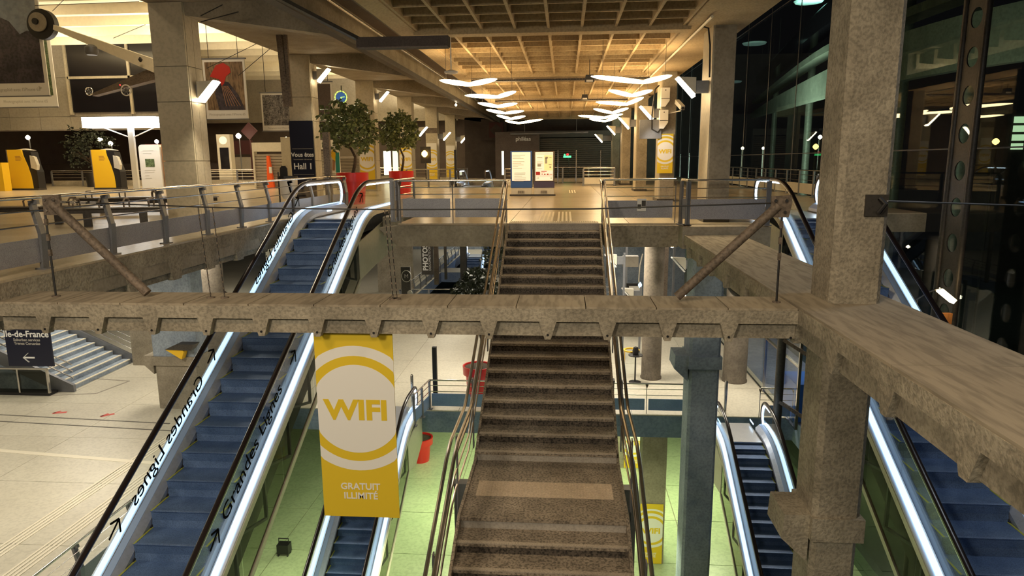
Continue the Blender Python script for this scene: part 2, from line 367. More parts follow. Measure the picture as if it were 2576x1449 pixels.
mb = MB(); corbel_beam(mb, -6.95, 2.62, 7.7, 8.4, -1.68, -2.02, 1, -6.35); build(mb, 'beam_body', 'concrete_rough', t)
for i in range(12):
    a = -6.95+i*.8; build(MB().box(a+.006, min(2.62, a+.8)-.006, 7.705, 8.395, -1.68, -1.655), 'top_board', 'concrete_board', t)
mb = MB()
for i in range(14): mb.disc((-6.35+i*.685, 7.698, -1.99), 'y', .014, .01, 8)
build(mb, 'bolt_holes', 'black', t)
t = thing('concrete_beam', 'wide concrete beam running away on the right, under the near column', 'beam', (3.25, 8, -2.05))
mb = MB(); corbel_beam_side(mb, 2.62, 3.85, 1.5, 15.2, -1.66, -2.06, 2.1, step=1.15, tw=.3, bw=.1, rec=.07); build(mb, 'beam_body', 'concrete_rough', t)
for i in range(7):
    a = 1.5+i*2; build(MB().box(2.625, 3.845, a+.006, min(15.2, a+2)-.006, -1.66, -1.635), 'top_board', 'concrete_board', t)
t = thing('concrete_beam', 'concrete edge beam under the left walkway railing, with worn corbels', 'beam', (-7.5, 10, -2.1))
mb = MB(); corbel_beam_side(mb, -7.09, -8.0, -2, 20.5, ZU-.035, -2.08, 4.4, step=1.25, tw=.5, bw=.26); build(mb, 'beam_body', 'concrete_rough', t)
t = thing('concrete_beam', 'smooth concrete edge beam under the hall floor beside the stair head', 'beam', (-.5, 15.9, -2.0))
build(MB().box(-3.95, -1.42, 15.86, 16.3, -1.98, ZU-.04), 'beam_body', 'concrete', t); build(MB().prism([(-4.4, ZU-.1), (-3.95, ZU-.05), (-3.95, -1.98)], 'y', 15.9, 16.2), 'bracket', 'concrete', t)
t = thing('concrete_beam', 'short concrete edge beam right of the stair head', 'beam', (1.6, 15.9, -2.0))
build(MB().box(.92, 2.6, 15.86, 16.3, -1.98, ZU-.04), 'beam_body', 'concrete_board', t); build(MB().box(2.6, 4.5, 15.3, 15.9, -1.95, ZU-.02), 'upstand', 'concrete', t)
# railings base strip (beige edge)
# ---- concrete columns
def square_col(label, x0, x1, y0, y1, ztop, zcol, zbot, m1, m2, side=-1):
    t = thing('concrete_column', label, 'column', ((x0+x1)/2, (y0+y1)/2, zbot))
    c = .06
    def oct_(x0, x1, y0, y1): return [(x0+c, y0), (x1-c, y0), (x1, y0+c), (x1, y1-c), (x1-c, y1), (x0+c, y1), (x0, y1-c), (x0, y0+c)]
    build(MB().prism(oct_(x0, x1, y0, y1), 'z', zcol, ztop), 'upper_shaft', m1, t)
    mb = MB().prism(oct_(x0+.02, x1, y0+.03, y1), 'z', zbot, zcol-.3); build(mb, 'lower_shaft', m2, t)
    mb = MB().box(x0-.02, x1+.03, y0-.05, y1+.05, zcol-.3, zcol)
    mb.prism([(x0-.02, zcol), (x0-.32, zcol), (x0-.34, zcol-.32), (x0-.02, zcol-.62)], 'y', y0+.04, y1-.04); build(mb, 'collar', m2, t)
    return t
t = square_col('massive near concrete column standing on the right beams', 3.03, 3.60, 7.9, 8.58, 3.3, -4.28, ZL, 'concrete_rough', 'concrete_rough')
square_col('bluish lit concrete column below the far end of the right beam', 2.95, 3.67, 15.75, 16.6, -1.66, -4.55, ZL, 'concrete_blue', 'concrete_blue')
def hall_col(label, y, x0=3.28, x1=3.79, d=1.1):
    t = thing('concrete_column', label, 'column', (x0+.36, y+.33, ZU), None)
    build(MB().box(x0+.04, x1, y, y+d, ZU, 2.96), 'shaft', 'concrete', t); build(MB().box(x0, x0+.04, y+.01, y+d-.01, ZU, 2.96), 'side_face', 'cladding', t)  # paler slab: light falling on the left face put into the colour
    build(MB().box(x0-.05, x1+.03, y-.03, y+d+.03, ZU, ZU+.09), 'base_plinth', 'steel_dark', t)
    return t
hall_col('nearest hall column right of the stairs, bare concrete with a pale edge', 16.3)
hall_col('hall column carrying the bright yellow banner and white boxes', 24.5)
hall_col('third right-hand hall column, bare and tan lit', 32.7)
hall_col('fourth right-hand hall column, behind the third', 40.9)
hall_col('farthest right-hand hall column, in half shadow', 49.1)
yy = [16.9+8.4*i for i in range(8)]
dl = ['nearest left hall column, stone clad, filling the upper left', 'second left hall column wearing the navy hall sign', 'third left hall column behind the first potted tree', 'fourth left hall column behind the second potted tree',
      'fifth left hall column with a tan band high up', 'sixth left hall column, banner behind a dark post', 'seventh left hall column with the farthest banner', 'farthest left hall column, without a banner']
for i, y in enumerate(yy):
    x0, x1 = -10.15, -9.3
    t = thing('clad_column', dl[i], 'column', (-9.7, y+.35, ZU), 'stone clad columns of the left row')
    build(MB().box(x0+.04, x1-.04, y+.04, y+.7, ZU, 3.85), 'core', 'concrete', t)
    hs = [ZU, .05, 1.5, 2.35, 3.85]
    for a, b in zip(hs, hs[1:]):
        mt = 'cladding'
        if i == 4 and a == 1.5: mt = 'cladding'
        build(MB().box(x0, x1, y, y+.05, a+.008, b-.008), 'cladding_panel', mt, t)
        for s in (0, 1): build(MB().box(x1-.04, x1+.01, y+.06+s*.33, y+.06+s*.33+.32, a+.008, b-.008), 'cladding_panel', mt, t)
    if i == 4: build(MB().box(x0-.01, x1+.02, y-.02, y+.03, 2.0, 2.38), 'tan_band', 'rust_steel', t)
# round columns on the middle level
def round_col(label, x, y, r, z0, z1):
    return build(MB().lathe(x, y, [(r+.03, z0), (r+.03, z0+.06), (r, z0+.1), (r, z1)], 28), 'round_column', 'concrete_dark', label=label, cat='column', smooth=True)
round_col('round concrete column on the middle floor, right of the stairs', 3.25, 24.8, .36, ZM, -1.95)
round_col('round concrete column by the glass partition, far right of middle floor', 6.25, 24.6, .42, ZM, -1.95)
round_col('grey round column behind the left escalator on the middle floor', -12.8, 23.6, .42, ZM, -1.95)
build(MB().box(-17.3, -16.4, 25.3, 26.2, ZM, -1.95), 'square_column', 'concrete', label='square concrete pillar at the foot of the far left stairs', cat='column')
build(MB().box(-12.0, -11.2, 26.5, 27.3, ZM, -1.95), 'square_column', 'beige_metal', label='beige clad pillar behind the left escalator glass', cat='column')
# dark panel pilaster with wedge
t = square_col('clad grey pier with flared base behind the left escalator', -13.4, -11.9, 20.6, 21.4, -1.95, -6.2, ZM, 'concrete_blue', 'concrete')
# ---------------------------------------------------------------- ceiling with coffers
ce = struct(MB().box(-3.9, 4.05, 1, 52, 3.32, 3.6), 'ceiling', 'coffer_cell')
for i in range(9):
    x = -3.42+i*.757
    for (a, b) in [(1, 16.35), (16.75, 24.75), (25.15, 33.1), (33.5, 41.5), (41.9, 49.6)]:
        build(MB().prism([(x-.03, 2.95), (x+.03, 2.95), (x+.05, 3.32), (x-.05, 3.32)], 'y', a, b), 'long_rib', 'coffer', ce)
for k in range(-18, 40):
    y = 16.55+k*.84+ (.0)
    if abs((y-16.55) % 8.4) < .3 or abs((y-16.55) % 8.4-8.4) < .3: continue
    if y > 49.5: break
    build(MB().prism([(y-.025, 2.98), (y+.025, 2.98), (y+.045, 3.32), (y-.045, 3.32)], 'x', -3.45, 2.66), 'cross_rib', 'coffer', ce)
for y in (16.55, 24.95, 33.3, 41.7, 49.8): build(MB().box(-3.5, 2.8, y-.2, y+.2, 2.86, 3.32), 'cross_beam', 'coffer', ce)
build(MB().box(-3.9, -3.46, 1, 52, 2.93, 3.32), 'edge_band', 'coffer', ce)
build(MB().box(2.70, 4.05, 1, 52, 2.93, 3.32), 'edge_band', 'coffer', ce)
struct(MB().box(-5.45, -3.9, 1, 52, 3.75, 4.0), 'ceiling', 'wall_brown')
struct(MB().prism([(-5.45, 3.1), (-5.9, 3.85), (-10.2, 3.85), (-10.2, 4.35), (-5.45, 4.35)], 'y', 0, 62), 'ceiling', 'concrete')
# sloping transverse beams between left columns
for i in range(7):
    y = 16.9+8.4*i; struct(MB().prism([(-5.5, 3.0), (-9.3, 3.55), (-9.3, 3.9), (-5.5, 3.9)], 'y', y+.1, y+.6), 'trim_3', 'concrete')
mb = MB().box(-5.42, -5.32, 2, 52, 2.86, 3.08); mb.box(-5.32, -5.2, 2, 52, 2.86, 2.9)
build(mb, 'steel_channel', 'steel_dark', label='dark steel channel running away along the left edge of the coffered ceiling', cat='beam')
build(MB().tube([(-4.5, 2, 3.4), (-4.5, 50, 3.4)], .05), 'conduit', 'steel_dark', label='dark conduit in the recess left of the coffers', cat='pipe')
build(MB().tube([(-4.9, 2, 3.3), (-4.9, 50, 3.3)], .03), 'conduit', 'steel', label='thin bright conduit in the recess left of the coffers', cat='pipe')
mb = MB().tube([(2.98, 15, 2.86), (2.98, 48, 2.86)], .03)
build(mb, 'conduit', 'beige_metal', label='pale conduit along the right ceiling band above the yellow banner', cat='pipe', smooth=True)
build(MB().tube([(3.0, 16.25, 2.9), (3.15, 16.22, 2.85), (3.2, 16.22, 2.5), (3.22, 16.22, 1.8)], .02), 'cable', 'black', label='black cable looping down beside the nearest right hall column', cat='cable', smooth=True)
# cable trays
for i, y in enumerate((25.0, 33.4)):
    t = thing('cable_tray', ['near wire mesh cable tray crossing the ceiling', 'far wire mesh cable tray crossing the ceiling'][i], 'cable tray', (-.4, y, 2.72))
    for dz in (0, .12): build(MB().bar((-3.3, y-.25, 2.7+dz), (2.9, y-.25, 2.7+dz), .02, .02), 'side_wire', 'rust_steel', t)
    mb = MB()
    for k in range(60): mb.bar((-3.3+k*.105, y-.25, 2.7), (-3.3+k*.105, y-.25, 2.82), .008, .008)
    build(mb, 'mesh_wire', 'rust_steel', t, kind='stuff'); build(MB().box(-3.3, 2.9, y-.2, y-.05, 2.74, 2.8), 'cables', 'black', t)
# left hall cream ceiling, stepped boards
ce2 = struct(MB().box(-48, -9.6, 8, 66, 8.6, 8.8), 'ceiling', 'cream')
for k in range(19):
    y = 12+k*2.8; build(MB().prism([(y, 7.35+.0), (y+2.3, 7.75), (y+2.3, 8.5), (y, 8.5)], 'x', -47, -10.2), 'ceiling_board', 'cream', ce2)
# walls
struct(MB().box(-48, 10, 64, 64.4, ZU-.5, 9), 'wall_back', 'wall_brown')
struct(MB().box(-48.4, -48, -3, 64, ZU-.5, 9), 'wall_left', 'wall_brown')
struct(MB().box(-42, 12, 62, 62.4, ZL, ZU-.5), 'wall_back', 'concrete_blue')
struct(MB().box(-42.4, -42, -3, 62, ZM, ZU-.5), 'wall_left', 'concrete')
struct(MB().box(-30, 14, 44, 44.3, ZL, ZM-.75), 'wall_back', 'grass_print')
struct(MB().box(-14, -13.7, -6, 44, ZL, ZM-.75), 'wall_left', 'concrete')
# under-slab bay walls seen right of the stairs
struct(MB().box(.8, 7, 40, 40.3, ZM, ZU-.5), 'wall_back', 'concrete_blue')
wb = struct(MB().box(-48, -24.2, 44.6, 45, 2.2, 9), 'wall_left', 'grey_panel')
for i in range(11):
    for j, (a, b) in enumerate([(2.25, 3.1), (3.1, 5.6), (5.6, 7.9)]):
        x = -48+i*2.16; build(MB().box(x+.01, x+2.15, 44.54, 44.6, a+.01, b-.01), 'wall_panel', 'grey_panel', wb)
struct(MB().box(-40, -9.6, 62.6, 63, 3.6, 8.6), 'wall_back', 'grey_panel')
# glazed grid high in the left hall
w = thing('window_1', None, None, (-29, 44.3, 3.2), kind='structure')
xs = [-32.6, -28.35, -24.1]; zs = [3.25, 5.55, 7.9]
for i in range(2):
    for j in range(2): build(MB().box(xs[i]+.1, xs[i+1]-.1, 44.35, 44.5, zs[j]+.1, zs[j+1]-.1), 'pane', 'window_dark', w)
mb = MB()
for x in xs: mb.box(x-.08, x+.08, 44.25, 44.5, 3.2, 7.95)
for z in zs[1:2]: mb.box(xs[0], xs[-1], 44.25, 44.5, z-.08, z+.08)
build(mb, 'window_frame', 'cladding', w)
# ---------------------------------------------------------------- glass facade right
fc = thing('window_2', None, None, (9.6, 20, ZL), kind='structure')
for k in range(15):
    y = 1.5+k*4.1
    for (a, b) in [(ZL, -6.2), (-6.2, 0.2), (.2, 6.6), (6.6, 13)]:
        build(MB().box(9.6, 9.615, y+.02, y+4.08, a+.02, b-.02), 'glass_pane', 'facade_glass', fc)
mb = MB()
for k in range(15):
    y = 1.5+k*4.1; mb.tube([(9.55, y, ZL), (9.55, y, 13)], .018, 6)
for z in (-6.2, .2, 6.6): mb.tube([(9.5, 1.5, z), (9.5, 62, z)], .02, 6)
build(mb, 'tie_rods', 'steel_grey', fc)
t = thing('steel_mast', 'tall perforated steel mast standing against the dark glass', 'mast', (9.1, 16.4, ZL))
for dy in (-.42, .42): build(MB().tube([(8.9, 16.4+dy, ZL), (8.9, 16.4+dy, 9)], .07, 12), 'chord', 'steel_dark', t, smooth=True)
mb = MB()
for k in range(26):
    z = ZL+.6+k*.82
    n = 14; ring = [(16.4+.22*math.cos(2*math.pi*j/n), z+.22*math.sin(2*math.pi*j/n)) for j in range(n)]
    out = []
    for j in range(n):
        c, s_ = math.cos(2*math.pi*j/n), math.sin(2*math.pi*j/n); q = max(abs(c)/.38, abs(s_)/.41); out.append((16.4+c/q, z+s_/q))
    mb.add([(8.9, *p) for p in ring]+[(8.9, *p) for p in out]+[(8.93, *p) for p in ring]+[(8.93, *p) for p in out],
           [(j, (j+1) % n, (j+1) % n+n, j+n) for j in range(n)]+[(j+2*n, (j+1) % n+2*n, (j+1) % n+3*n, j+3*n) for j in range(n)]+[(j, (j+1) % n, (j+1) % n+2*n, j+2*n) for j in range(n)])
build(mb, 'web_plate', 'steel_dark', t)
# ---- outside
struct(MB().box(9.8, 60, -10, 110, -12.8, -12.5), 'floor', 'asphalt')
def curve_band(name, label, pl, zt, zb, th, mat, ty=0, cat='building'):
    mb = MB(); n = len(pl)
    top = []; vs = []
    for i, (x, y) in enumerate(pl):
        a = i/(n-1); z1 = zt; z0 = zb+(zt-zb)*ty*max(0, (1-a*2.2)); vs += [(x, y, z0), (x, y, z1), (x+th, y+th*.3, z1), (x+th, y+th*.3, z0)]
    fs = []
    for i in range(n-1):
        for j in range(4): fs.append((i*4+j, i*4+(j+1) % 4, (i+1)*4+(j+1) % 4, (i+1)*4+j))
    mb.add(vs, fs+[(0, 1, 2, 3), tuple((n-1)*4+j for j in (3, 2, 1, 0))])
    return build(mb, name, mat, label=label, cat=cat)
def arc(pts, n=24):
    out = []
    for i in range(n+1):
        t = i/n; k = len(pts)-1; f_ = t*k; j = min(int(f_), k-1); u = f_-j
        p0 = Vector(pts[max(j-1, 0)]); p1 = Vector(pts[j]); p2 = Vector(pts[j+1]); p3 = Vector(pts[min(j+2, k)])
        out.append(tuple(.5*((2*p1)+(p2-p0)*u+(2*p0-5*p1+4*p2-p3)*u*u+(3*p1-p0-3*p2+p3)*u**3)))
    return out
g1 = arc([(21, 82, 0), (17.6, 62, 0), (14.2, 36, 0), (13.9, 28, 0), (16.4, 20, 0), (17, 10, 0)])
curve_band('curved_fascia', 'curved greenish fascia of the building outside the glass', [(p[0], p[1]) for p in g1], 5.0, 3.1, .4, 'green_metal', .75)
g2 = arc([(22, 84, 0), (20, 72, 0), (16.2, 48, 0), (15.6, 39, 0), (16, 28, 0), (19, 14, 0)])
curve_band('curved_roof_edge', 'dark curved roof edge sweeping above the greenish fascia', [(p[0], p[1]) for p in g2], 9.2, 8.0, 1.2, 'window_dark', .3)
curve_band('curved_walkway', 'dark curved gallery between roof edge and fascia outside', [(p[0]-.3, p[1]) for p in g2], 6.6, 6.2, 1.0, 'green_metal', .3)
mb = MB()
for p in g2[::2]: mb.tube([(p[0]+.2, p[1], 9.2), (p[0]+.2, p[1], 12.4)], .04, 6)
mb.tube([(p[0]+.1, p[1], 9.35) for p in g2], .05, 6)
build(mb, 'roof_railing', 'steel', label='thin bright rods rising along the curved roof edge outside', cat='railing')
# outer columns of the building outside
for i, p in enumerate(g1[2:22:4]):
    build(MB().tube([(p[0]+2.4, p[1]+1.4, -12.5), (p[0]+2.4, p[1]+1.4, 8)], .28, 12), 'outside_column', 'green_metal', label=['farthest', 'fourth nearest', 'third nearest', 'second nearest', 'nearest'][i]+' slim round column of the building outside the glass', cat='column', group='columns of the building outside', smooth=True)
for i, (px, py, d) in enumerate([(1898, 108, 62), (2035, 2, 52), (1843, 205, 80)]):  # glowing discs stand in for cyan-lit spots on the ceiling underside
    c = P(px, py, y=d); build(MB().lathe(c.x, c.y, [(.1, c.z+.1), (1.0, c.z), (.9, c.z-.12), (.1, c.z-.15)], 20), 'ceiling_lamp', 'cyan_glow', label=['dim cyan ceiling lamp outside, between hall ceiling and near column', 'dim cyan ceiling lamp outside at the top edge of view', 'dim cyan ceiling lamp outside beside the nearest right hall column'][i], cat='lamp', group='cyan lamps outside')
area('outside_glow', (11.5, 44, -1.0), 4, 2600, (.85, 1, .80), (math.pi*.72, 0, -.5))
area('outside_glow3', (11.2, 22, -1.0), 3, 160, (.8, .9, .7), (math.pi*.72, 0, -.8))
area('outside_glow2', (17, 50, 9.6), 3, 1000, (.7, 1, .9), (math.pi, 0, 0))
wins = thing('office_block', 'distant office block outside with a grid of lit greenish windows', 'building', (46, 62, -12.5))
build(MB().box(43, 56, 72, 80, -12.5, 4.5), 'wall', 'wall_dark', wins)
for i in range(7):
    for j in range(6):
        if (i*5+j*3) % 7 in (0, 3): continue
        build(MB().box(43.6+i*1.5, 44.7+i*1.5, 71.9, 72, -1.0+j*.85, -.4+j*.85), 'window', 'window_lit', wins)
for i, (px, py, r, mk) in enumerate([(1868, 373, .11, 'bulb'), (1920, 373, .1, 'bulb'), (2052, 369, .16, 'amber'), (2063, 345, .12, 'bulb'), (2262, 330, .15, 'bulb'), (2505, 356, .16, 'amber')]):
    c = P(px, py, y=[50, 50, 40, 42, 40, 36][i]); mb = MB().lathe(c.x, c.y, [(.03, c.z-r), (r*.8, c.z-r*.5), (r, c.z), (r*.8, c.z+r*.5), (.03, c.z+r)], 12)
    t = thing('street_lamp', ['white street light outside, left of two beyond the far railing', 'white street light outside, right of two beyond the far railing', 'amber street light outside just left of the near column', 'pale street light outside above the amber one', 'white street light outside just right of the near column', 'amber street light outside at the far right'][i], 'lamp', (c.x, c.y, -12.5), 'street lights outside')
    build(mb, 'globe', mk, t, smooth=True); build(MB().tube([(c.x, c.y, -12.5), (c.x, c.y, c.z-r)], .07, 8), 'pole', 'steel_dark', t)
# ================================================================ STAIRS
RUN, RISE = .3326, .151
SX0, SX1 = -1.30, .80
st = thing('staircase', 'wide speckled stone staircase descending in the centre with a middle landing', 'staircase', (-.25, 9, -8))
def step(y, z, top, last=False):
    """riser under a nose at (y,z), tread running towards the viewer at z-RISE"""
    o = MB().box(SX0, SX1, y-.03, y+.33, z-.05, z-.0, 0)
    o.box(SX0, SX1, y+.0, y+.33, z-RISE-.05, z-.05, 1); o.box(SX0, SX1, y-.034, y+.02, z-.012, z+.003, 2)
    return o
build(MB().box(SX0, SX1, 15.96, 16.32, ZU-.05, ZU+.002).box(SX0, SX1, 15.975, 16.3, ZU-RISE, ZU-.05), 'top_tread', 'riser_pale', st)
for k in range(1, 20):
    y = 16-RUN*k; z = ZU-RISE*k
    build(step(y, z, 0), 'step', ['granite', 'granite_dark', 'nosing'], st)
zl = ZU-RISE*20; yb = 16-RUN*19
build(MB().box(SX0, SX1, yb-.012, yb+.01, zl, zl+RISE-.05), 'pale_riser', 'riser_pale', st)
build(MB().box(SX0, SX1, 8.0, yb+.3, zl-.14, zl), 'landing', 'granite', st)
build(MB().box(SX0+.12, SX1-.12, 8.55, 8.99, zl, zl+.004), 'tactile_mat', 'mat_tan', st)
mb = MB()
for i in range(46):
    for j in range(10):
        x = SX0+.16+i*.04; y = 8.58+j*.042+(i % 2)*.0; mb.prism([(x-.009, y-.009), (x+.009, y-.009), (x+.009, y+.009), (x-.009, y+.009)], 'z', zl+.004, zl+.011)
build(mb, 'studs', 'mat_tan', st, kind='stuff')
build(MB().box(SX0, SX1, 7.985, 8.0, zl-RISE+.0, zl-.04), 'pale_riser', 'riser_pale', st)
build(MB().box(SX0, SX1, 7.96, 8.06, zl-.04, zl+.003), 'landing_edge', 'granite', st)
for k in range(1, 24):
    y = 8.0-RUN*k; z = zl-RISE*k
    if z < ZM+.1: break
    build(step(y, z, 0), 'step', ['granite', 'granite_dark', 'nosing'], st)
# underside stringers
for x0, x1 in ((SX0-.04, SX0), (SX1, SX1+.04)):
    mb = MB().prism([(16.2, ZU-.02), (16.2, ZU-.5), (yb, zl-.42), (8.0, zl-.42), (8-RUN*23, zl-RISE*23-.42), (8-RUN*23, zl-RISE*23+.02), (8.0, zl+.03), (yb-.1, zl+.03), (15.9, ZU+.0)], 'x', x0, x1)
    build(mb, 'stringer', 'granite', st)
mb = MB().prism([(16.2, ZU-.32), (16.2, ZU-.5), (yb, zl-.42), (8.0, zl-.42), (8-RUN*23, zl-RISE*23-.42), (8-RUN*23, zl-RISE*23-.25), (8.0, zl-.2), (yb, zl-.2)], 'x', SX0, SX1)
build(mb, 'soffit_slab', 'concrete', st)
# stair handrails
def stair_rail(x, label, side):
    t = thing('stair_railing', label, 'railing', (x, 9, zl))
    def pth(h): return [(x, 16.55, ZU+h), (x, 16.05, ZU+h-.03), (x, yb-.1, zl+h+.09), (x, yb-.35, zl+h-.0), (x, 8.1, zl+h), (x, 7.75, zl+h-.1), (x, 8-RUN*22, zl-RISE*22+h)]
    for h, r, o in ((.98, .024, 0), (.98, .024, side*.09), (.74, .02, side*.05), (.52, .014, side*.05), (.30, .014, side*.05)):
        build(MB().tube([(p[0]+o, p[1], p[2]) for p in pth(h)], r, 8), 'handrail' if h > .7 else 'rod', 'steel', t, smooth=True)
    ys = [16.4, 14.2, 12.0, 9.9, 8.3, 6.6, 4.6, 2.6]
    for y in ys:
        z = ZU if y > 16 else (ZU-(16-y)*RISE/RUN if y > yb else (zl if y > 8 else zl-(8-y)*RISE/RUN))
        build(MB().box(x+side*.05-.008, x+side*.05+.008, y-.04, y+.04, z-.15, z+.97), 'post', 'steel_grey', t)
    return t
stair_rail(SX0-.03, 'bright steel stair railing on the left side of the stairs', -1)
stair_rail(SX1+.03, 'bright steel stair railing on the right side of the stairs', 1)
for x0, x1, y, z, lb in ((-1.66, -1.36, 9.62, -4.84, 'grey support pier under the left side of the stair landing'), (.86, 1.10, 9.62, -4.86, 'grey support pier under the right side of the stair landing'), (-1.50, -1.36, 13.0, -4.25, 'slim grey plate left of the upper stair flight, behind the beam'), (.86, 1.0, 13.0, -4.27, 'slim grey plate right of the upper stair flight, behind the beam')):
    build(MB().box(x0, x1, y, y+.15, ZL, z-.04).box(x0-.01, x1+.01, y-.01, y+.16, z-.04, z), 'support_pier', 'steel_grey', label=lb, cat='pier')
mb = MB()
for i in range(40): mb.box(SX0+.03+i*.052, SX0+.055+i*.052, 16.33, 16.58, ZU, ZU+.006)
t = thing('stud_strip', 'ribbed warning strip across the head of the stairs', 'warning strip', (-.25, 16.4, ZU)); build(MB().box(SX0, SX1, 16.3, 16.6, ZU-.01, ZU+.002), 'base', 'strip_pale', t); build(mb, 'ribs', 'nosing', t, kind='stuff')
# ================================================================ ESCALATORS
def bez(a, c, b, n=7): return [((1-t)**2*a[0]+2*(1-t)*t*c[0]+t*t*b[0], (1-t)**2*a[1]+2*(1-t)*t*c[1]+t*t*b[1]) for t in [i/n for i in range(n+1)]]
def escalator(label, xl, xr, yB, zt, zb, yN, slope=.56, words=False, group=None, side='both', d=1, trussx=1.05, ymin=-50, low=True, panel_y=None, lights=True, cat='escalator', truss=True, sr=.2):
    """xl/xr handrail centres; yB where the handrail line starts to fall; zt/zb landing levels; yN upper newel; d=+1 falls towards the viewer"""
    T = thing('escalator', label, cat, ((xl+xr)/2, yB, zb), group)
    H = .95; run = (zt-zb)/slope; yE = yB-d*run; yM = yE-d*2.3; R = .30
    def Y(y): return y
    # path of handrail (y,z) from upper newel to lower newel
    def arc_top(hz, rr, y0):
        return [(y0+d*(-rr+rr*math.cos(t)), zt+hz-rr*1.25+rr*1.25*math.sin(t)) for t in [(-.9+(.5*math.pi+.9)*i/7) for i in range(8)]]
    def path(h, inset=0, ends=True):
        p = []
        if ends: p += arc_top(h, R-inset*.3, yN-d*inset)
        else: p.append((yN-d*inset, zt+h))
        p += bez((yB+d*.75, zt+h), (yB, zt+h), (yB-d*.7, zt+h-.7*slope))
        p += bez((yE+d*.7, zb+h+.7*slope), (yE, zb+h), (yE-d*.7, zb+h))
        if ends:
            q = [(yM+d*(R-R*math.cos(t)), zb+h-R*1.25+R*1.25*math.sin(t)) for t in [(.5*math.pi-(.5*math.pi+.9)*i/7) for i in range(8)]]
            p += q
        else: p.append((yM+d*inset, zb+h))
        return p
    hp = path(H); rp = path(H-.045, .05); lp = path(H-.085, .09)
    dp = path(.24, .12, False)
    for x, s in ((xl, -1), (xr, 1)):
        c = lambda w, hh, o=0: [(x-w+o, -hh), (x+w+o, -hh), (x+w+o, hh), (x-w+o, hh)]
        build(MB().sweep(hp, [(x-.045, -.02), (x-.03, -.03), (x+.03, -.03), (x+.045, -.02), (x+.045, .012), (x+.025, .028), (x-.025, .028), (x-.045, .012)]), 'handrail', 'rubber', T, smooth=True)
        build(MB().sweep(rp, c(.03, .016)), 'rim_rail', 'aluminium', T)
        if lights:
            up_ = [q for q in lp if d*(q[0]-yB) > .5]; dn_ = [q for q in lp if d*(yE-q[0]) > .5]
            for seg in (up_, dn_):
                if len(seg) > 3: build(MB().sweep(seg, [(x-s*.012-.009, -.02), (x-s*.012+.009, -.02), (x-s*.012+.009, .015), (x-s*.012-.009, .015)]), 'newel_light', 'newel_light', T)
            build(MB().sweep(dp, [(x+s*.03, .022), (x+s*.12, .016), (x+s*.12, .030), (x+s*.03, .036)]), 'light_strip', 'esc_light', T)
        # glass panels between rim and deck
        a = path(H-.06, .06, False); b = path(.26, .12, False); n = len(a); L = 0; i0 = 0
        gp = []
        def lerp(pth, yq):
            for (y1, z1), (y2, z2) in zip(pth, pth[1:]):
                if min(y1, y2)-1e-6 <= yq <= max(y1, y2)+1e-6: return z1+(z2-z1)*((yq-y1)/(y2-y1) if abs(y2-y1) > 1e-6 else 0)
            return pth[0][1] if abs(yq-pth[0][0]) < abs(yq-pth[-1][0]) else pth[-1][1]
        ya, ye = yN-d*.14, yM+d*.14; m = max(2, int(abs(ye-ya)/1.7)); dy = (ye-ya)/m
        for k in range(m):
            y1 = ya+dy*k+.006*d*-1; y2 = ya+dy*(k+1)+.006*d; q = 5; up = []; dn = []
            for j in range(q+1):
                yy_ = y1+(y2-y1)*j/q; up.append((yy_, lerp(a, yy_))); dn.append((yy_, lerp(b, yy_)))
            build(MB().prism(up+dn[::-1], 'x', x-.006, x+.006), 'glass_panel', 'glass', T)
        build(MB().sweep(dp, [(x+s*.0, .02), (x+s*.17, .0), (x+s*.17, -.05), (x, -.05)]), 'outer_deck', 'deck_white', T)
        build(MB().sweep(dp, [(x-s*.012, .015), (x-s*.10, -.02), (x-s*.10, -.06), (x-s*.012, -.06)]), 'inner_deck', 'deck_blue', T)
        build(MB().sweep(dp, [(x-s*.10, -.03), (x-s*.20, -.12), (x-s*.20, -.20), (x-s*.12, -.20)]), 'skirt_panel', 'skirt', T)
        build(MB().sweep(dp, [(x-s*.205, -.20), (x-s*.205, -.62), (x-s*.18, -.62), (x-s*.18, -.20)]), 'skirt_guard', 'skirt_dark', T)
        build(MB().sweep(dp, [(x-s*.185, -.20), (x-s*.225, -.20), (x-s*.225, -.225), (x-s*.185, -.225)]), 'brush_guard', 'black', T)
        xo = x+s*.17
        if truss:
            pa = path(.19, .1, False); pb = path(.08, .1, False)
            def off(pth, dn_): return [(y, z-dn_) for y, z in pth]
            build(MB().sweep(off(dp, .09), [(xo-.01, .045), (xo+.01, .045), (xo+.01, -.06), (xo-.01, -.06)]), 'cladding_strip', 'beige_metal', T)
            # bottom chord + truss bars + tinted glass
            yP = panel_y if panel_y else yB+d*.4
            bt = [(yB, zt+.18-trussx), (yE+d*.5, zb+.3-trussx*.4)]
            cp = [(yP, zt+.24-trussx-max(0, d*(yB-yP))*slope)]+[(yE+d*.6, zb+.24-trussx+.6*slope)]
            build(MB().bar((xo, cp[0][0], cp[0][1]), (xo, cp[1][0], cp[1][1]), .05, .1), 'bottom_chord', 'beige_metal', T)
            up = (yP, lerp(dp, yP)-.14); lo = (yE+d*.6, lerp(dp, yE+d*.6)-.14)
            N = max(2, int(abs(up[0]-lo[0])/1.1)); mb = MB()
            for k in range(N):
                t0, t1, th_ = k/N, (k+1)/N, (k+.5)/N
                A = lambda t: (xo-s*.10, up[0]+(lo[0]-up[0])*t, up[1]+(lo[1]-up[1])*t); B = lambda t: (xo-s*.10, cp[0][0]+(cp[1][0]-cp[0][0])*t, cp[0][1]+(cp[1][1]-cp[0][1])*t)
                mb.bar(A(t0), B(t0), .05, .05); mb.bar(B(t0), A(t1), .045, .045)
            build(mb, 'truss_bars', 'steel_grey', T)
            G = [up, lo, (cp[1][0], cp[1][1]), (cp[0][0], cp[0][1])]
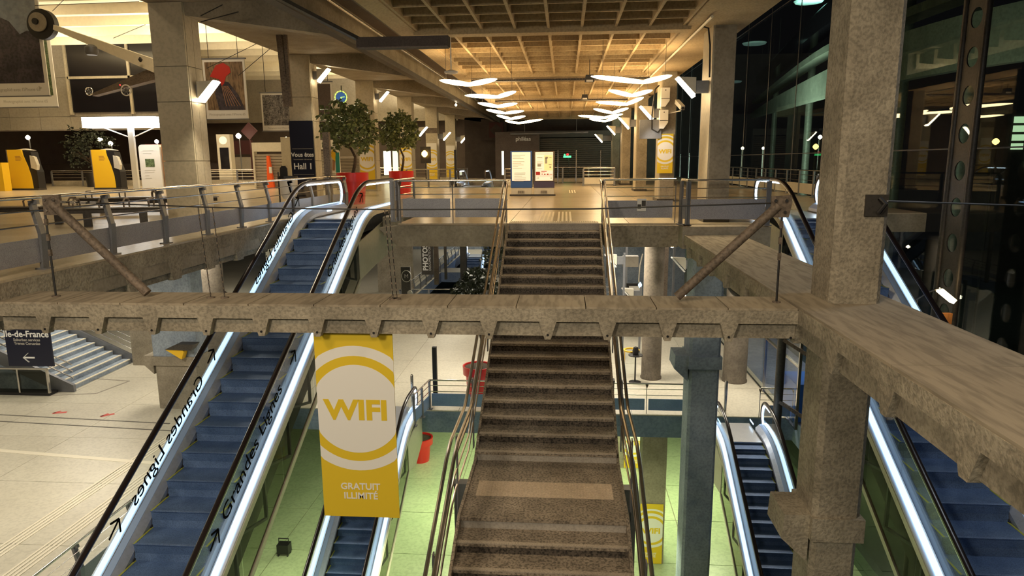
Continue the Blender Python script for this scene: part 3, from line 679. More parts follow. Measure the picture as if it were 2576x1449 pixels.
            m = max(2, int(abs(up[0]-lo[0])/1.6))
            for k in range(m):
                t0, t1 = k/m+.002, (k+1)/m-.002
                f = lambda p, q, t: (p[0]+(q[0]-p[0])*t, p[1]+(q[1]-p[1])*t)
                build(MB().prism([f(up, lo, t0), f(up, lo, t1), f(cp[0], cp[1], t1), f(cp[0], cp[1], t0)], 'x', xo-.006, xo+.006), 'side_glass', 'glass_truss', T)
            # solid end panel at the top
            zz = zt-trussx+.1
            build(MB().prism([(yP+d*.01, lerp(dp, yP)-.14), (yN-d*.15, zt+.12), (yN-d*.15, zt-.9), (yP+d*1.0, zt-1.25), (yP+d*.01, cp[0][1])], 'x', xo-.012, xo+.012), 'end_panel', 'beige_metal', T)
            build(MB().prism([(up[0], up[1]-.1), (lo[0], lo[1]-.1), (cp[1][0], cp[1][1]+.05), (cp[0][0], cp[0][1]+.05)], 'x', xo-s*.24-.01, xo-s*.24+.01), 'inner_lining', 'black', T)
    if truss: build(MB().prism([(yN, zt-.4), (yB, zt-.5), (yE, zb-.1), (yE, zb-.2), (yB, zt-.65), (yN, zt-.55)], 'x', xl+.1, xr-.1), 'under_tray', 'steel_dark', T)
    # steps
    X0, X1 = xl+.212, xr-.212; sd = sr/slope; ys = yB-d*.55; z = zt; k = 0
    prof = lambda y, z, r: [(y, z), (y+d*.02, z-.03), (y+d*.035, z-r*.6), (y+d*.01, z-r), (y+d*.06, z-r-.03), (y+d*(sd+.03), z-r-.03), (y+d*(sd+.03), z)]
    levels = [.05, .12, .18]; zc = zt-.0; y = ys+d*.9
    rows = []
    for r in levels: rows.append((y, zc, r)); zc -= r; y -= d*sd
    while zc > zb+sr+.16: rows.append((y, zc, sr)); zc -= sr; y -= d*sd
    for r in (.18, .1, .05): rows.append((y, zc, r)); zc -= r; y -= d*sd
    for (y, z, r) in rows:
        if y < ymin: break
        mb = MB(); pr = prof(y, z-.02, r); mb.prism(pr, 'x', X0, X1, 0)
        mb.box(X0, X1, min(y, y+d*.04)-.002, max(y, y+d*.04), z-.021, z-.015, 1)
        mb.box(X0, X0+.03, min(y, y+d*sd), max(y, y+d*sd), z-.02, z-.014, 2); mb.box(X1-.03, X1, min(y, y+d*sd), max(y, y+d*sd), z-.02, z-.014, 2)
        build(mb, 'step', ['step_blue', 'step_tread', 'demarcation'], T)
    build(MB().box(X0-.0, X1, min(ys+d*.9, yN+d*.5)+.0, max(ys+d*.9, yN+d*.5), zt-.03, zt+.004), 'comb_plate', 'aluminium', T)
    if low: build(MB().box(X0, X1, min(yM-d*.6, yE-d*.2), max(yM-d*.6, yE-d*.2), zb-.03, zb+.006), 'comb_plate', 'aluminium', T)
    for x, s in ((xl, -1), (xr, 1)):   # white lit inlet lamps
        c_ = (x-s*.2, yB+d*1.6, zt+.13); build(MB().bar((c_[0], c_[1]-.2, c_[2]), (c_[0], c_[1]+.2, c_[2]), .012, .05), 'inlet_lamp', 'esc_light', T)
    # writing on the glass
    if words:
        cs = 1/math.hypot(1, slope); sn = slope*cs
        U = Vector((0, -cs, -sn)); V = Vector((0, -sn, cs))
        def onl(y): return zt+H-(yB-y)*slope
        for (y0, sz) in words[0]:
            text('Grandes Lignes', sz, 'text_black', (xl+.02, y0, onl(y0)-.56), U, V, T, align='LEFT', ext=.002, fit=2.62)
        for (y0, sz) in words[1]:
            text('Grandes Lignes', sz, 'text_black', (xr+.02, y0, onl(y0)-.47), -U, V, T, align='LEFT', ext=.002, fit=2.66)
        for x, lst in ((xl+.02, words[2]), (xr+.02, words[3])):
            for y0 in lst:
                c0 = Vector((x, y0, onl(y0)-.34)); F = Vector((0, 1, .75)).normalized()  # arrow pointing up the flight
                mb = MB(); mb.bar(c0-F*.16, c0+F*.16, .035, .006, up=(1, 0, 0)); tip = c0+F*.17
                mb.bar(tip, tip+Vector((0, -.20, .02)), .035, .006, up=(1, 0, 0)); mb.bar(tip, tip+Vector((0, -.0, -.22)), .035, .006, up=(1, 0, 0))
                build(mb, 'arrow', 'text_black', T)
    return T
surf('demarcation', (.35, .38, .06), rough=.5)
escalator('long blue-stepped escalator at the left with lettering on its glass sides', -6.7, -5.1, 17.0, ZU, ZM, 20.4, words=([(11.74, .36), (16.5, .33)], [(9.15, .36), (14.25, .34)], [12.05, 8.9, 16.75], [8.8, 12.05, 16.9]), panel_y=16.0, sr=.275)
escalator('escalator at the far right rising behind the near column', 5.27, 6.9, 17.0, ZU, ZM, 19.6, panel_y=16.4, sr=.275)
escalator('lower escalator going down to the green level, under the hanging banner', -6.15, -4.72, 19.0, ZM, ZL, 20.75, slope=.577, panel_y=18.6)
escalator('lower right escalator going down between the two concrete columns', 4.55, 5.92, 18.6, ZM, ZL, 19.9, slope=.577, panel_y=18.0)
escalator('small distant escalator seen under the hall floor left of the stairs', -8.35, -6.75, 56.5, ZM, ZL, 58.3, slope=.577, truss=False)
escalator('far escalator on the upper hall floor beyond the left railing', -6.0, -4.5, 41.5, ZU, ZM, 38.9, slope=.577, d=-1, truss=False)
# ================================================================ RAILINGS
def railing(label, pts, z, posts, panel=(.12, .45), rods=(.62, .82), top=1.0, lean=False, name='railing', group=None, base=True, pmat='panel_lilac', post_in=0, side=1, wire=False):
    T = thing(name, label, 'railing', (pts[0][0], pts[0][1], z), group)
    P3 = [Vector((p[0], p[1], z)) for p in pts]
    for a, b in zip(P3, P3[1:]):
        d = (b-a); L = d.length; d.normalize(); nrm = Vector((d.y, -d.x, 0))*side
        up = Vector((0, 0, 1))
        build(MB().tube([a+up*top, b+up*top], .026, 10), 'handrail', 'steel', T, smooth=True)
        for h in rods: build(MB().tube([a+up*h, b+up*h], .011, 6), 'rod', 'steel', T)
        n = max(1, round(L/posts))
        for k in range(n+1):
            p = a+d*(L*k/n)
            if wire: build(MB().tube([p, p+up*(top-.02)], .012, 6), 'post', 'steel_grey', T); build(MB().bar(p+up*(top-.12), p+up*(top-.03), .01, .01) if False else MB().lathe(p.x, p.y, [(.012, z+top-.14), (.05, z+top-.03)], 8), 'post_head', 'rust_steel', T)
            else:
                mb = MB()
                if lean: mb.bar(p, p+up*.5+nrm*.03, .05, .11, up=d); mb.bar(p+up*.48+nrm*.03, p+up*(top-.08)-nrm*.06, .05, .10, up=d); mb.bar(p+up*(top-.08)-nrm*.1, p+up*(top-.06)+nrm*.03, .05, .06)
                else: mb.bar(p, p+up*(top-.03), .05, .10, up=d)
                mb.bar(p+up*.0, p+up*.02, .16, .16); build(mb, 'post', 'steel_grey', T)
            if k < n and panel:
                q0 = p+d*.06; q1 = a+d*(L*(k+1)/n)-d*.06; m_ = (q0+q1)/2
                build(MB().bar(q0+up*((panel[0]+panel[1])/2), q1+up*((panel[0]+panel[1])/2), .012, panel[1]-panel[0]), 'infill_panel', pmat, T)
    return T
railing('long grey railing with leaning posts along the left walkway edge', [(-7.3, 3.0), (-7.3, 18.0)], ZU, 1.5, panel=(.10, .44), rods=(.62, .82), lean=True, side=1)
railing('short end of the left walkway railing behind the escalator top', [(-7.3, 18.0), (-7.3, 20.9), (-6.95, 21.5)], ZU, 1.5, lean=True)
railing('railing on the hall floor edge left of the stairs', [(-3.9, 16.12), (-1.38, 16.12)], ZU, 1.26, wire=True, panel=(.14, .58), rods=(.68, .84))
railing('short return railing beside the escalator head', [(-4.15, 18.8), (-4.15, 16.5)], ZU, 2.3, panel=(.1, .5))
railing('railing on the hall floor edge right of the stairs', [(.88, 16.12), (2.55, 16.12)], ZU, 1.5, wire=True, panel=(.12, .52))
railing('railing in front of the nearest right hall column', [(2.62, 15.75), (2.72, 15.45), (4.45, 15.45)], ZU, 2.3, panel=(.14, .58))
railing('distant railing along the glass on the right hall side', [(7.15, 20.2), (9.3, 22), (9.3, 44)], ZU, 1.6, panel=(.1, .5), pmat='beige_metal')
railing('railing around the far ramp right of the notice boards', [(1.05, 39.4), (2.8, 39.4), (3.0, 46)], ZU, 1.8, panel=(.1, .48), pmat='beige_metal')
railing('far railing in front of the shutter shop', [(-1.8, 45), (3.2, 45)], ZU, 1.7, panel=(.06, .3), pmat='grey_panel')
railing('far railing left of the notice boards', [(-3.3, 38.2), (-1.8, 38.2)], ZU, 1.5, panel=(.1, .45), pmat='beige_metal')
railing('distant railing behind the far column bases', [(-9.0, 39), (-6.5, 39), (-6.5, 46)], ZU, 1.6, panel=(.1, .45), pmat='beige_metal')
railing('railing of the back gallery in the left hall', [(-34, 43.6), (-17, 43.6)], ZU, 2.1, panel=(.02, .36), pmat='concrete', rods=(.55, .75, .9))
railing('railing of the gallery beyond the orange bollard', [(-22.5, 50), (-12, 50)], ZU, 1.6, panel=(.02, .4), pmat='concrete', rods=(.6, .8, .95))
railing('middle floor railing left of the stairs, before the potted tree', [(-4.35, 21.05), (-1.55, 21.05)], ZM, 1.45, wire=True, pmat='panel_blue', panel=(.12, .55))
railing('short angled railing at the head of the lower escalator', [(-4.55, 19.6), (-4.35, 21.05)], ZM, .8, pmat='panel_blue', panel=(.1, .5))
railing('middle floor railing right of the stairs', [(1.0, 21.05), (4.3, 21.05)], ZM, 1.65, wire=True, pmat='panel_blue', panel=(.12, .5))
railing('middle floor railing left of the long escalator', [(-9.1, 3), (-9.1, 20.8)], ZM, 1.6, lean=True, panel=(.1, .45))
railing('distant middle floor railing left of the upper stairs', [(-9.1, 36.9), (-5.9, 36.9)], ZM, 1.45, panel=None, rods=(.5, .75))
railing('distant railing running away below the lettered shop sign', [(-9.1, 36.9), (-9.1, 58)], ZM, 1.7, panel=(.1, .42), lean=True)
railing('middle floor railing far right near the glass partition', [(6.1, 20.8), (7.1, 20.8)], ZM, 1.0, wire=True, pmat='panel_blue', panel=(.1, .45), rods=(.62, .82))
railing('railing seen under the hall floor right of the stairs', [(.9, 38), (2.9, 38)], ZM, 1.5, panel=None, rods=(.4, .7), wire=True)
# ================================================================ STRUTS AND CABLE
def rig(label, x0, sx, zt):
    T = thing('diagonal_strut', label, 'strut', (x0, 8.05, -1.65))
    a = Vector((x0, 8.05, zt)); 
    build(MB().tube([a+Vector((sx*.02, 0, -.03)), Vector((x0+sx*1.12, 8.05, -1.60))], .055, 12), 'tube', 'rust_steel', T, smooth=True)
    mb = MB().prism([(a.x-.10, a.z-.16), (a.x+.10, a.z-.16), (a.x+.13, a.z+.0), (a.x+.12, a.z+.09), (a.x-.10, a.z+.08)], 'y', 8.03, 8.07); build(mb, 'gusset_plate', 'rust_steel', T)
    mb = MB()
    for dx, dz in ((.06, .03), (-.06, .03), (-sx*.05, -.1)): mb.disc((a.x+dx, 8.02, a.z+dz), 'y', .018, .03, 10)
    build(mb, 'bolt', 'steel', T)
    return a
aL = rig('rusty diagonal steel strut on the left end of the front beam', -6.33, 1, -.46)
aR = rig('steel diagonal strut on the right end of the front beam', 2.45, -1, -.50)
T = thing('tension_cable', 'dark steel cable stretched between the two diagonal struts', 'cable', (-2, 8.05, -.6))
mid = P(1290, 522, y=8.05)
build(MB().tube([aL+Vector((.1, 0, 0)), Vector((-4.2, 8.05, -.535)), Vector((-2, 8.05, -.565)), Vector((.3, 8.05, -.56)), aR-Vector((.1, 0, 0))], .0085, 8), 'wire', 'black', T, smooth=True)
mb = MB()
for k in range(4): mb.bar(aL+Vector((.12+k*.13, 0, -.004*k)), aL+Vector((.2+k*.13, 0, -.004*k-.004)), .03, .03)
build(mb, 'turnbuckle', 'steel', T)
for lab, x, zt in (('vertical tie rod with turnbuckle under the right strut plate', 2.48, -.62), ('vertical tie rod with turnbuckle under the left strut plate', -6.43, -.58), ('thin hanging rod above the front beam, left of two over the long escalator', -4.45, -.53),
                   ('thin hanging rod above the front beam, right of two over the long escalator', -4.27, -.53), ('chain hanging before the right side of the long escalator', -2.14, -.56), ('thin hanging rod at the right side of the long escalator', -2.09, -.56)):
    T = thing('tie_rod', lab, 'rod', (x, 8.05, -1.65)); dx = .06 if x < -2 and x > -5 else 0
    if abs(x) > 6 or x > 2: dx = 0
    r = .013 if (x > 2 or x < -6) else .005
    build(MB().tube([(x, 8.05, zt), (x+dx, 8.05, -1.65)], r, 6), 'rod', 'black', T)
    mb = MB(); n = 3 if r > .01 else 14
    for k in range(n):
        t_ = (.12+.18*k) if r > .01 else (k+.5)/n
        z = zt+(-1.65-zt)*t_; mb.bar((x+dx*t_, 8.05, z+.04 if r > .01 else z+.012), (x+dx*t_, 8.05, z-.04 if r > .01 else z-.012), r*2.6, r*2.6)
    build(mb, 'turnbuckle' if r > .01 else 'link', 'rust_steel', T, kind='stuff' if r < .01 else None)
    build(MB().cyl(x+dx, 8.05, -1.66, -1.64, .05, 10), 'foot', 'rust_steel', T)
T = thing('anchor_plate', 'square dark steel plate with hook on the near column front', 'plate', (3.42, 7.88, -.66))
c = P(2205, 517, y=7.88); build(MB().box(c.x-.12, c.x+.12, 7.87, 7.9, c.z-.12, c.z+.12), 'plate', 'steel_dark', T); build(MB().tube([(c.x+.02, 7.86, c.z+.08), (c.x+.06, 7.8, c.z+.02), (c.x, 7.82, c.z-.08)], .025, 8), 'hook', 'black', T, smooth=True)
build(MB().tube([(c.x+.1, 7.85, c.z+.05), (9.3, 13, -.9)], .012, 6), 'stay_cable', 'steel_grey', T)
# ================================================================ BANNERS
def clipdisc(x0, z0, w, h, R, cx, cz, n=64):
    pts = []
    for j in range(n):
        a = 2*math.pi*j/n; x = cx+R*math.cos(a); z = cz+R*math.sin(a)
        p = (min(max(x, x0), x0+w), min(max(z, z0), z0+h))
        if not pts or (abs(p[0]-pts[-1][0])+abs(p[1]-pts[-1][1])) > 1e-5: pts.append(p)
    return pts
def wifi(label, x0, x1, zb, zt, y, group='wireless network banners', words=True, back='yellow_banner', cz=None, d=.01, cat='banner', big=False, T=None, whitetop=False):
    w = x1-x0; cx = (x0+x1)/2; h = zt-zb
    if cz is None: cz = zb+h*.56
    T = thing('hanging_banner' if big else 'column_banner', label, cat, (cx, y, zb), group)
    cl = build(MB().box(x0, x1, y, y+d, zb, zt), 'cloth', back, T)
    if whitetop: build(MB().box(x0, x1, y-.0012, y, cz, zt), 'white_field', 'white_banner', cl)
    rings = [(1.04, 'white_banner'), (.955, back), (.83, 'white_banner'), (.70, back), (.585, 'white_banner')]
    if big: rings = rings[2:]
    for i, (r, m) in enumerate(rings):
        R = r*w; pts = clipdisc(x0, zb if not big else zb, w, h, R, cx, cz)
        if r > .84: pts = [p for p in pts if p[1] > cz+.0] ; pts = [(p[0], max(p[1], cz)) for p in pts]
        if len(pts) > 3: build(MB().prism(pts, 'y', y-.0016*(i+1), y-.0016*i), 'printed_disc', m, cl)
    yt = y-.0016*(len(rings)+1)-.001
    if words:
        text('WIFI', w*.36, back, (cx, yt, cz-w*.13), FX, FZ, cl, bold=w*.014, ext=.001, sx=1.12)
        text('GRATUIT', w*.125, 'white_banner', (cx, y-.003, zb+h*.155), FX, FZ, cl, bold=w*.003, ext=.001)
        text('ILLIMIT\u00c9', w*.125, 'white_banner', (cx, y-.003, zb+h*.155-w*.13), FX, FZ, cl, bold=w*.003, ext=.001)
    return T
a = P(788, 838, y=7.85); b = P(1004, 1308, y=7.85)
wifi('large yellow and white banner hanging from the front beam', -3.05, -2.07, -4.47, -2.03, 7.9, big=True, cz=-3.02)
fx = (3.2, 3.68)
wifi('bright yellow banner on the second right hall column', 3.19, 3.72, -.47, .87, 24.42)
c0 = P(1607, 1418, z=ZL)
build(MB().box(c0.x+.02, c0.x+.80, c0.y+.05, c0.y+.8, ZL, ZM-.75), 'square_column', 'concrete', label='square column in the green light carrying a low banner', cat='column')
wifi('yellow banner at the foot of the green lit column', c0.x+.0, c0.x+.74, ZL+.02, ZL+2.15, c0.y)
c1 = P(1575, 1178, z=ZL)
build(MB().box(c1.x-.4, c1.x+.72, c1.y+.05, c1.y+.7, ZL, ZM-.75), 'square_column', 'concrete', label='column partly hidden behind the stairs in the green light', cat='column')
wifi('partly hidden yellow banner farther back on the green level', c1.x-.1, c1.x+.68, ZL+.02, ZL+2.1, c1.y)
for i, lab in ((2, 'banner behind the first potted tree'), (3, 'banner behind the second potted tree'), (4, 'banner on the fifth left column'), (5, 'banner behind the dark post'), (6, 'farthest banner on the left column row')):
    y = yy[i]; wifi('yellow and white '+lab, -10.1, -9.36, ZU+.1, 1.3, y-.03, whitetop=True)
# ================================================================ SIGNS
def plane_sign(name, label, x0, x1, z0, z1, y, mat, lines, cat='sign', d=.06, group=None):
    T = thing(name, label, cat, ((x0+x1)/2, y, z0), group); build(MB().box(x0, x1, y, y+d, z0, z1), 'board', mat, T)
    for (s, sz, u, v, m) in lines: text(s, sz, m, (x0+(x1-x0)*u, y-.004, z0+(z1-z0)*v), FX, FZ, T, bold=sz*.02, ext=.002)
    return T
T = plane_sign('hall_sign', 'navy column sign naming the hall, on the second left column', -10.17, -9.28, ZU, 1.50, yy[1]-.07, 'sign_navy', [('Vous \u00eates', .215, .5, .56, 'text_white'), ('You are located - Ud\u00e9 est\u00e1 aqu\u00ed', .055, .5, .52, 'text_grey'), ('Hall 1', .31, .5, .405, 'text_white')])
mb = MB()
for i in range(26):
    for v in (.335, .655): mb.box(-10.1+i*.03, -10.083+i*.03, yy[1]-.078, yy[1]-.069, ZU+2.95*v, ZU+2.95*v+.012)
build(mb, 'dotted_line', 'text_grey', T)
a = P(5, 800, y=20); b = P(135, 922, y=20)
T = plane_sign('direction_sign', 'hanging navy sign with a white left arrow over the middle floor', a.x, b.x, b.z, a.z+.25, 20, 'sign_navy', [('Hall 4', .27, .47, .70, 'text_white'), ('Ile-de-France', .29, .48, .53, 'text_white'), ('Suburban services', .125, .48, .455, 'text_grey'), ('Trenes Cercan\u00edas', .125, .48, .39, 'text_grey')])
cx, cz = a.x*.52+b.x*.48, b.z+.29
mb = MB(); mb.bar((cx-.16, 19.985, cz), (cx+.2, 19.985, cz), .012, .05); mb.bar((cx-.18, 19.985, cz), (cx-.0, 19.985, cz+.15), .012, .05, up=(0, 1, 0)); mb.bar((cx-.18, 19.985, cz), (cx-.0, 19.985, cz-.15), .012, .05, up=(0, 1, 0)); build(mb, 'arrow', 'text_white', T)
for x in (a.x+.2, b.x-.2): build(MB().tube([(x, 20.03, a.z+.25), (x, 20.03, -1.98)], .02, 6), 'hanger', 'steel', T)
# notice boards
def board(label, px0, px1, fr, foot, screens):
    A = P(px0, 380, y=28.6); B = P(px1, 380, y=28.6); x0, x1 = A.x, B.x; z0, z1 = ZU+.02, A.z
    T = thing('notice_board', label, 'notice board', ((x0+x1)/2, 28.6, ZU)); h = z1-z0
    build(MB().box(x0, x1, 28.6, 28.9, z0+h*.32, z1), 'case', fr, T); build(MB().box(x0, x1, 28.6, 28.9, z0+h*.175, z0+h*.315), 'apron', foot, T)
    build(MB().box(x0+.02, x1-.02, 28.62, 28.88, z0+.05, z0+h*.17), 'pedestal', 'beige_metal', T)
    mb = MB()
    for k in range(7): mb.box((x0+x1)/2-.14+k*.04, (x0+x1)/2-.12+k*.04, 28.6, 28.63, z0+.08, z0+.2)
    build(mb, 'vent_slots', 'rust_steel', T); build(MB().box(x0-.04, x1+.04, 28.58, 28.95, z0-.02, z0+.05), 'base', 'steel_dark', T)
    sx0, sx1, sz0, sz1 = x0+.06, x1-.06, z0+h*.335, z1-.05
    sc = build(MB().box(sx0, sx1, 28.588, 28.6, sz0, sz1), 'screen', screens, T)
    return sc, sx0, sx1, sz0, sz1
T, x0, x1, z0, z1 = board('left freestanding notice board with a lit text page and blue apron', 1284, 1338, 'sign_blue', 'sign_blue', 'screen_white')
mb = MB()
for r in range(17):
    if r in (3, 9, 10): continue
    L = [.8, .5, .7, 0, .75, .55, .7, .35, .6, 0, 0, .72, .7, .5, .75, .72, .6][r]; ind = .3 if r > 10 else .1
    z = z1-.12-r*.066; mb.box(x0+(x1-x0)*ind*.4, x0+(x1-x0)*(ind*.4+L*.85), 28.584, 28.588, z-.008, z+.008)
build(mb, 'printed_lines', 'text_grey', T)
T, x0, x1, z0, z1 = board('right freestanding notice board with a lit coloured plan and dark apron', 1343, 1395, 'rust_steel', 'sign_violet', 'screen_white')
w, h = x1-x0, z1-z0
build(MB().box(x0+w*.5, x1-.02, 28.585, 28.588, z0+h*.36, z0+h*.9), 'map_panel', 'screen_yellow', T)
mb = MB()
for (u, v, a, b) in [(.05, .93, .9, .012), (.1, .8, .3, .02), (.08, .66, .34, .01), (.1, .6, .3, .01), (.12, .5, .2, .09), (.08, .42, .3, .01), (.56, .78, .16, .06), (.78, .8, .14, .02), (.55, .6, .12, .2), (.75, .55, .17, .03), (.8, .45, .1, .05), (.08, .08, .05, .03), (.16, .08, .05, .03), (.86, .07, .07, .04)]: mb.box(x0+w*u, x0+w*(u+a), 28.582, 28.585, z0+h*v, z0+h*(v+b))
build(mb, 'printed_lines', 'text_grey', T)
mb = MB()
for (u, v, a, b) in [(.03, .2, .24, .12), (.33, .32, .32, .02), (.33, .28, .2, .012), (.35, .22, .08, .03), (.5, .2, .08, .05), (.65, .2, .1, .05), (.8, .21, .16, .02), (.03, .165, .93, .01)]: mb.box(x0+w*u, x0+w*(u+a), 28.582, 28.586, z0+h*v, z0+h*(v+b))
build(mb, 'red_print', 'red', T)
# ================================================================ POTTED TREES
def tree(label, x, y, z, rp, hp, hc, rc, th, seed=1, pot='red_pot', dense=420, leaf='leaf', squash=1.0, lean=.12):
    R = random.Random(seed); T = thing('potted_tree', label, 'potted tree', (x, y, z))
    po = build(MB().lathe(x, y, [(rp*.72, z), (rp*.84, z+hp*.72), (rp, z+hp*.72), (rp*1.02, z+hp), (rp*.93, z+hp), (rp*.9, z+hp-.06)], 32), 'pot', pot, T, smooth=True)
    build(MB().cyl(x, y, z+hp-.1, z+hp-.05, rp*.9, 24), 'soil', 'soil', po)
    base = z+hp-.1; top = z+hc-rc*.5
    pts = [(x, y, base), (x+lean*.9, y, base+(top-base)*.35), (x+lean*1.1, y, base+(top-base)*.55), (x-lean*.3, y, base+(top-base)*.85), (x-lean*.2, y, top)]
    mb = MB().tube(pts, .06, 10, taper=.03)
    for k in range(9):
        a = R.uniform(0, 6.28); s0 = Vector(pts[3])+Vector((0, 0, R.uniform(-.1, .35))); e = s0+Vector((math.cos(a)*rc*.7, math.sin(a)*rc*.7, R.uniform(.1, rc*.7))); mb.tube([s0, (s0+e)/2+Vector((0, 0, .06)), e], .02, 6, taper=.008)
    build(mb, 'trunk', 'bark', T, smooth=True)
    c = Vector((x, y, z+hc)); ls = MB()
    for k in range(dense):
        u, v = R.uniform(0, 6.28), R.uniform(-.85, 1); rr = rc*(R.uniform(.35, 1)**.6)*(1+.12*math.sin(u*3+seed)); q = math.sqrt(max(0, 1-v*v))
        p = c+Vector((math.cos(u)*q*rr, math.sin(u)*q*rr, v*rr*squash))
        for j in range(5):
            d = Vector((R.uniform(-1, 1), R.uniform(-1, 1), R.uniform(-1.1, .35))).normalized(); s_ = d.cross(Vector((R.uniform(-1, 1), R.uniform(-1, 1), R.uniform(-1, 1)))).normalized(); L = R.uniform(.11, .21); w_ = L*.30
            o = p+d*R.uniform(0, .03); ls.add([o, o+d*L*.5+s_*w_, o+d*L, o+d*L*.5-s_*w_], [(0, 1, 2, 3)])
    build(ls, 'foliage', leaf, T, kind='stuff')
    return T
pp = P(898, 512, z=ZU); tree('large potted tree in a red pot just beyond the escalator head', -7.36, 23.6, ZU, .54, 1.08, 2.62, .98, 1, 3)
tree('smaller potted tree in a red pot behind the escalator head, right of the large one', -7.4, 31, ZU, .55, 1.02, 2.72, .90, 1, 5)
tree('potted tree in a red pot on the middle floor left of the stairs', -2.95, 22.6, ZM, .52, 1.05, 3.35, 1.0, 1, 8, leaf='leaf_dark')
T = thing('plant_pot', 'red pot on the green level behind the lower escalator', 'pot', (-5.7, 26.2, ZL)); c = P(1072, 1165, z=ZL)
build(MB().lathe(c.x-.3, c.y+.3, [(.38, ZL), (.46, ZL+.8), (.56, ZL+.8), (.57, ZL+1.1), (.5, ZL+1.1), (.48, ZL+1.0)], 28), 'pot', 'red_pot', T, smooth=True); build(MB().cyl(c.x-.3, c.y+.3, ZL+.98, ZL+1.03, .48, 20), 'soil', 'soil', T)
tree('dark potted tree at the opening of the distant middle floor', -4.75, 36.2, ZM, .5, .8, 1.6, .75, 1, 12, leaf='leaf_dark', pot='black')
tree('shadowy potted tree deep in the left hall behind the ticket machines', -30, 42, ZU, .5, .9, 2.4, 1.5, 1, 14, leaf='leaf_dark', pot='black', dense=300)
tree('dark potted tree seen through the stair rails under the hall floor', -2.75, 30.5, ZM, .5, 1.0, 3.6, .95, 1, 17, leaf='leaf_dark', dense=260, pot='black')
# ================================================================ LAMPS
def chevron(label, A, V, B, z, r=.085):
    a = P(*A, z=z); v = P(*V, z=z); b = P(*B, z=z); T = thing('pendant_lamp', label, 'pendant lamp', v, 'chevron pendant lamps under the coffers')
    def arm(e): 
        d = (e-v); n = 9; vs = []; k = 10; L = d.length; d.normalize(); s_ = Vector((0, 0, 1)).cross(d)
        for i in range(n+1):
            t = i/n; w = r*(.35+.9*math.sin(math.pi*min(1, (t*.86+.14)))**.6) if t < 1 else r*.25; p = v+d*(L*t)
            for j in range(k): q = 2*math.pi*j/k; vs.append(p+s_*(math.cos(q)*w)+Vector((0, 0, math.sin(q)*w*.62)))
        fs = [(i*k+j, i*k+(j+1) % k, (i+1)*k+(j+1) % k, (i+1)*k+j) for i in range(n) for j in range(k)]+[tuple(range(k)), tuple(n*k+j for j in range(k))]
        return MB().add(vs, fs)
    for e in (a, b): build(arm(e), 'light_arm', 'lamp_warm', T, smooth=True)
    for q in ((a*.8+v*.2), (b*.8+v*.2)): build(MB().tube([(q.x, q.y, z+.03), (q.x, q.y, 3.33)], .006, 5), 'wire', 'steel_dark', T)
CH = [('L', (1107, 202), (1180, 213), (1249, 199)), ('L', (1170, 240), (1252, 244), (1297, 230)), ('L', (1203, 259), (1252, 268), (1300, 260)), ('L', (1224, 276), (1270, 285), (1317, 279)), ('L', (1250, 290), (1285, 299), (1321, 292)), ('L', (1271, 304), (1305, 310), (1365, 300)),
      ('R', (1488, 192), (1618, 207), (1689, 190)), ('R', (1532, 227), (1590, 241), (1640, 227)), ('R', (1500, 257), (1577, 262), (1618, 245)), ('R', (1494, 274), (1540, 284), (1580, 272)), ('R', (1455, 291), (1520, 296), (1566, 287)), ('R', (1483, 299), (1522, 305), (1555, 294))]
for i, (s, A, V, B) in enumerate(CH):
    n = ['nearest', 'second', 'third', 'fourth', 'fifth', 'farthest'][i % 6]
    chevron(f'{n} glowing chevron lamp of the {"left" if s == "L" else "right"} hanging row', A, V, B, 2.12)
def flood(label, c, side, s=1.0, on=True, face=None):
    """wedge shaped floodlight; side=+1 sticks out to the right of its post"""
    T = thing('floodlight', label, 'floodlight', c, 'wedge shaped floodlights on the columns'); x, y, z = c
    w = .15*s; body = [(x-side*.02, z+.24*s), (x+side*.42*s, z+.26*s), (x-side*.02, z-.20*s)]
    ho = build(MB().prism(body, 'y', y-w, y+w), 'housing', 'beige_metal', T)
    A = Vector((x+side*.45*s, y, z+.27*s)); B = Vector((x-side*.02, y, z-.25*s)); n = Vector((side*.04, 0, -.03))
    build(MB().add([A+Vector((0, -w, 0)), A+Vector((0, w, 0)), B+Vector((0, w, 0)), B+Vector((0, -w, 0)), A+n+Vector((0, -w, 0)), A+n+Vector((0, w, 0)), B+n+Vector((0, w, 0)), B+n+Vector((0, -w, 0))], [(0, 1, 2, 3), (4, 5, 6, 7), (0, 1, 5, 4), (1, 2, 6, 5), (2, 3, 7, 6), (3, 0, 4, 7)]), 'lens', 'flood' if on else 'white_plastic', ho)
    fx = face if face is not None else x-side*.3*s
    build(MB().box(min(x-side*.02, fx), max(x-side*.02, fx), y-.06, y+.06, z-.16*s, z+.16*s), 'bracket', 'steel_grey', T)
    return T
for i, (px, py) in enumerate([(505, 230), (801, 190), (956, 243), (1055, 331), (1116, 343), (1160, 350), (1193, 357)]):
    c = P(px, py, y=yy[i]+.35); flood(['nearest', 'second', 'third', 'fourth', 'fifth', 'sixth', 'seventh'][i]+' floodlight of the left column row', (c.x, c.y, c.z), 1, [.95, .9, .9, 1.05, 1.1, 1.2, 1.25][i], face=-9.285)
for i, (px, py, y) in enumerate([(1746, 219, 16.6), (1642, 285, 24.8), (1582, 310, 33), (1547, 328, 41.2), (1515, 348, 49.4)]):
    c = P(px, py, y=y); flood(['nearest', 'second', 'third', 'fourth', 'farthest'][i]+' floodlight of the right column row', (c.x, c.y, c.z), -1, [.85, .95, 1, 1, 1.1][i], face=3.275)
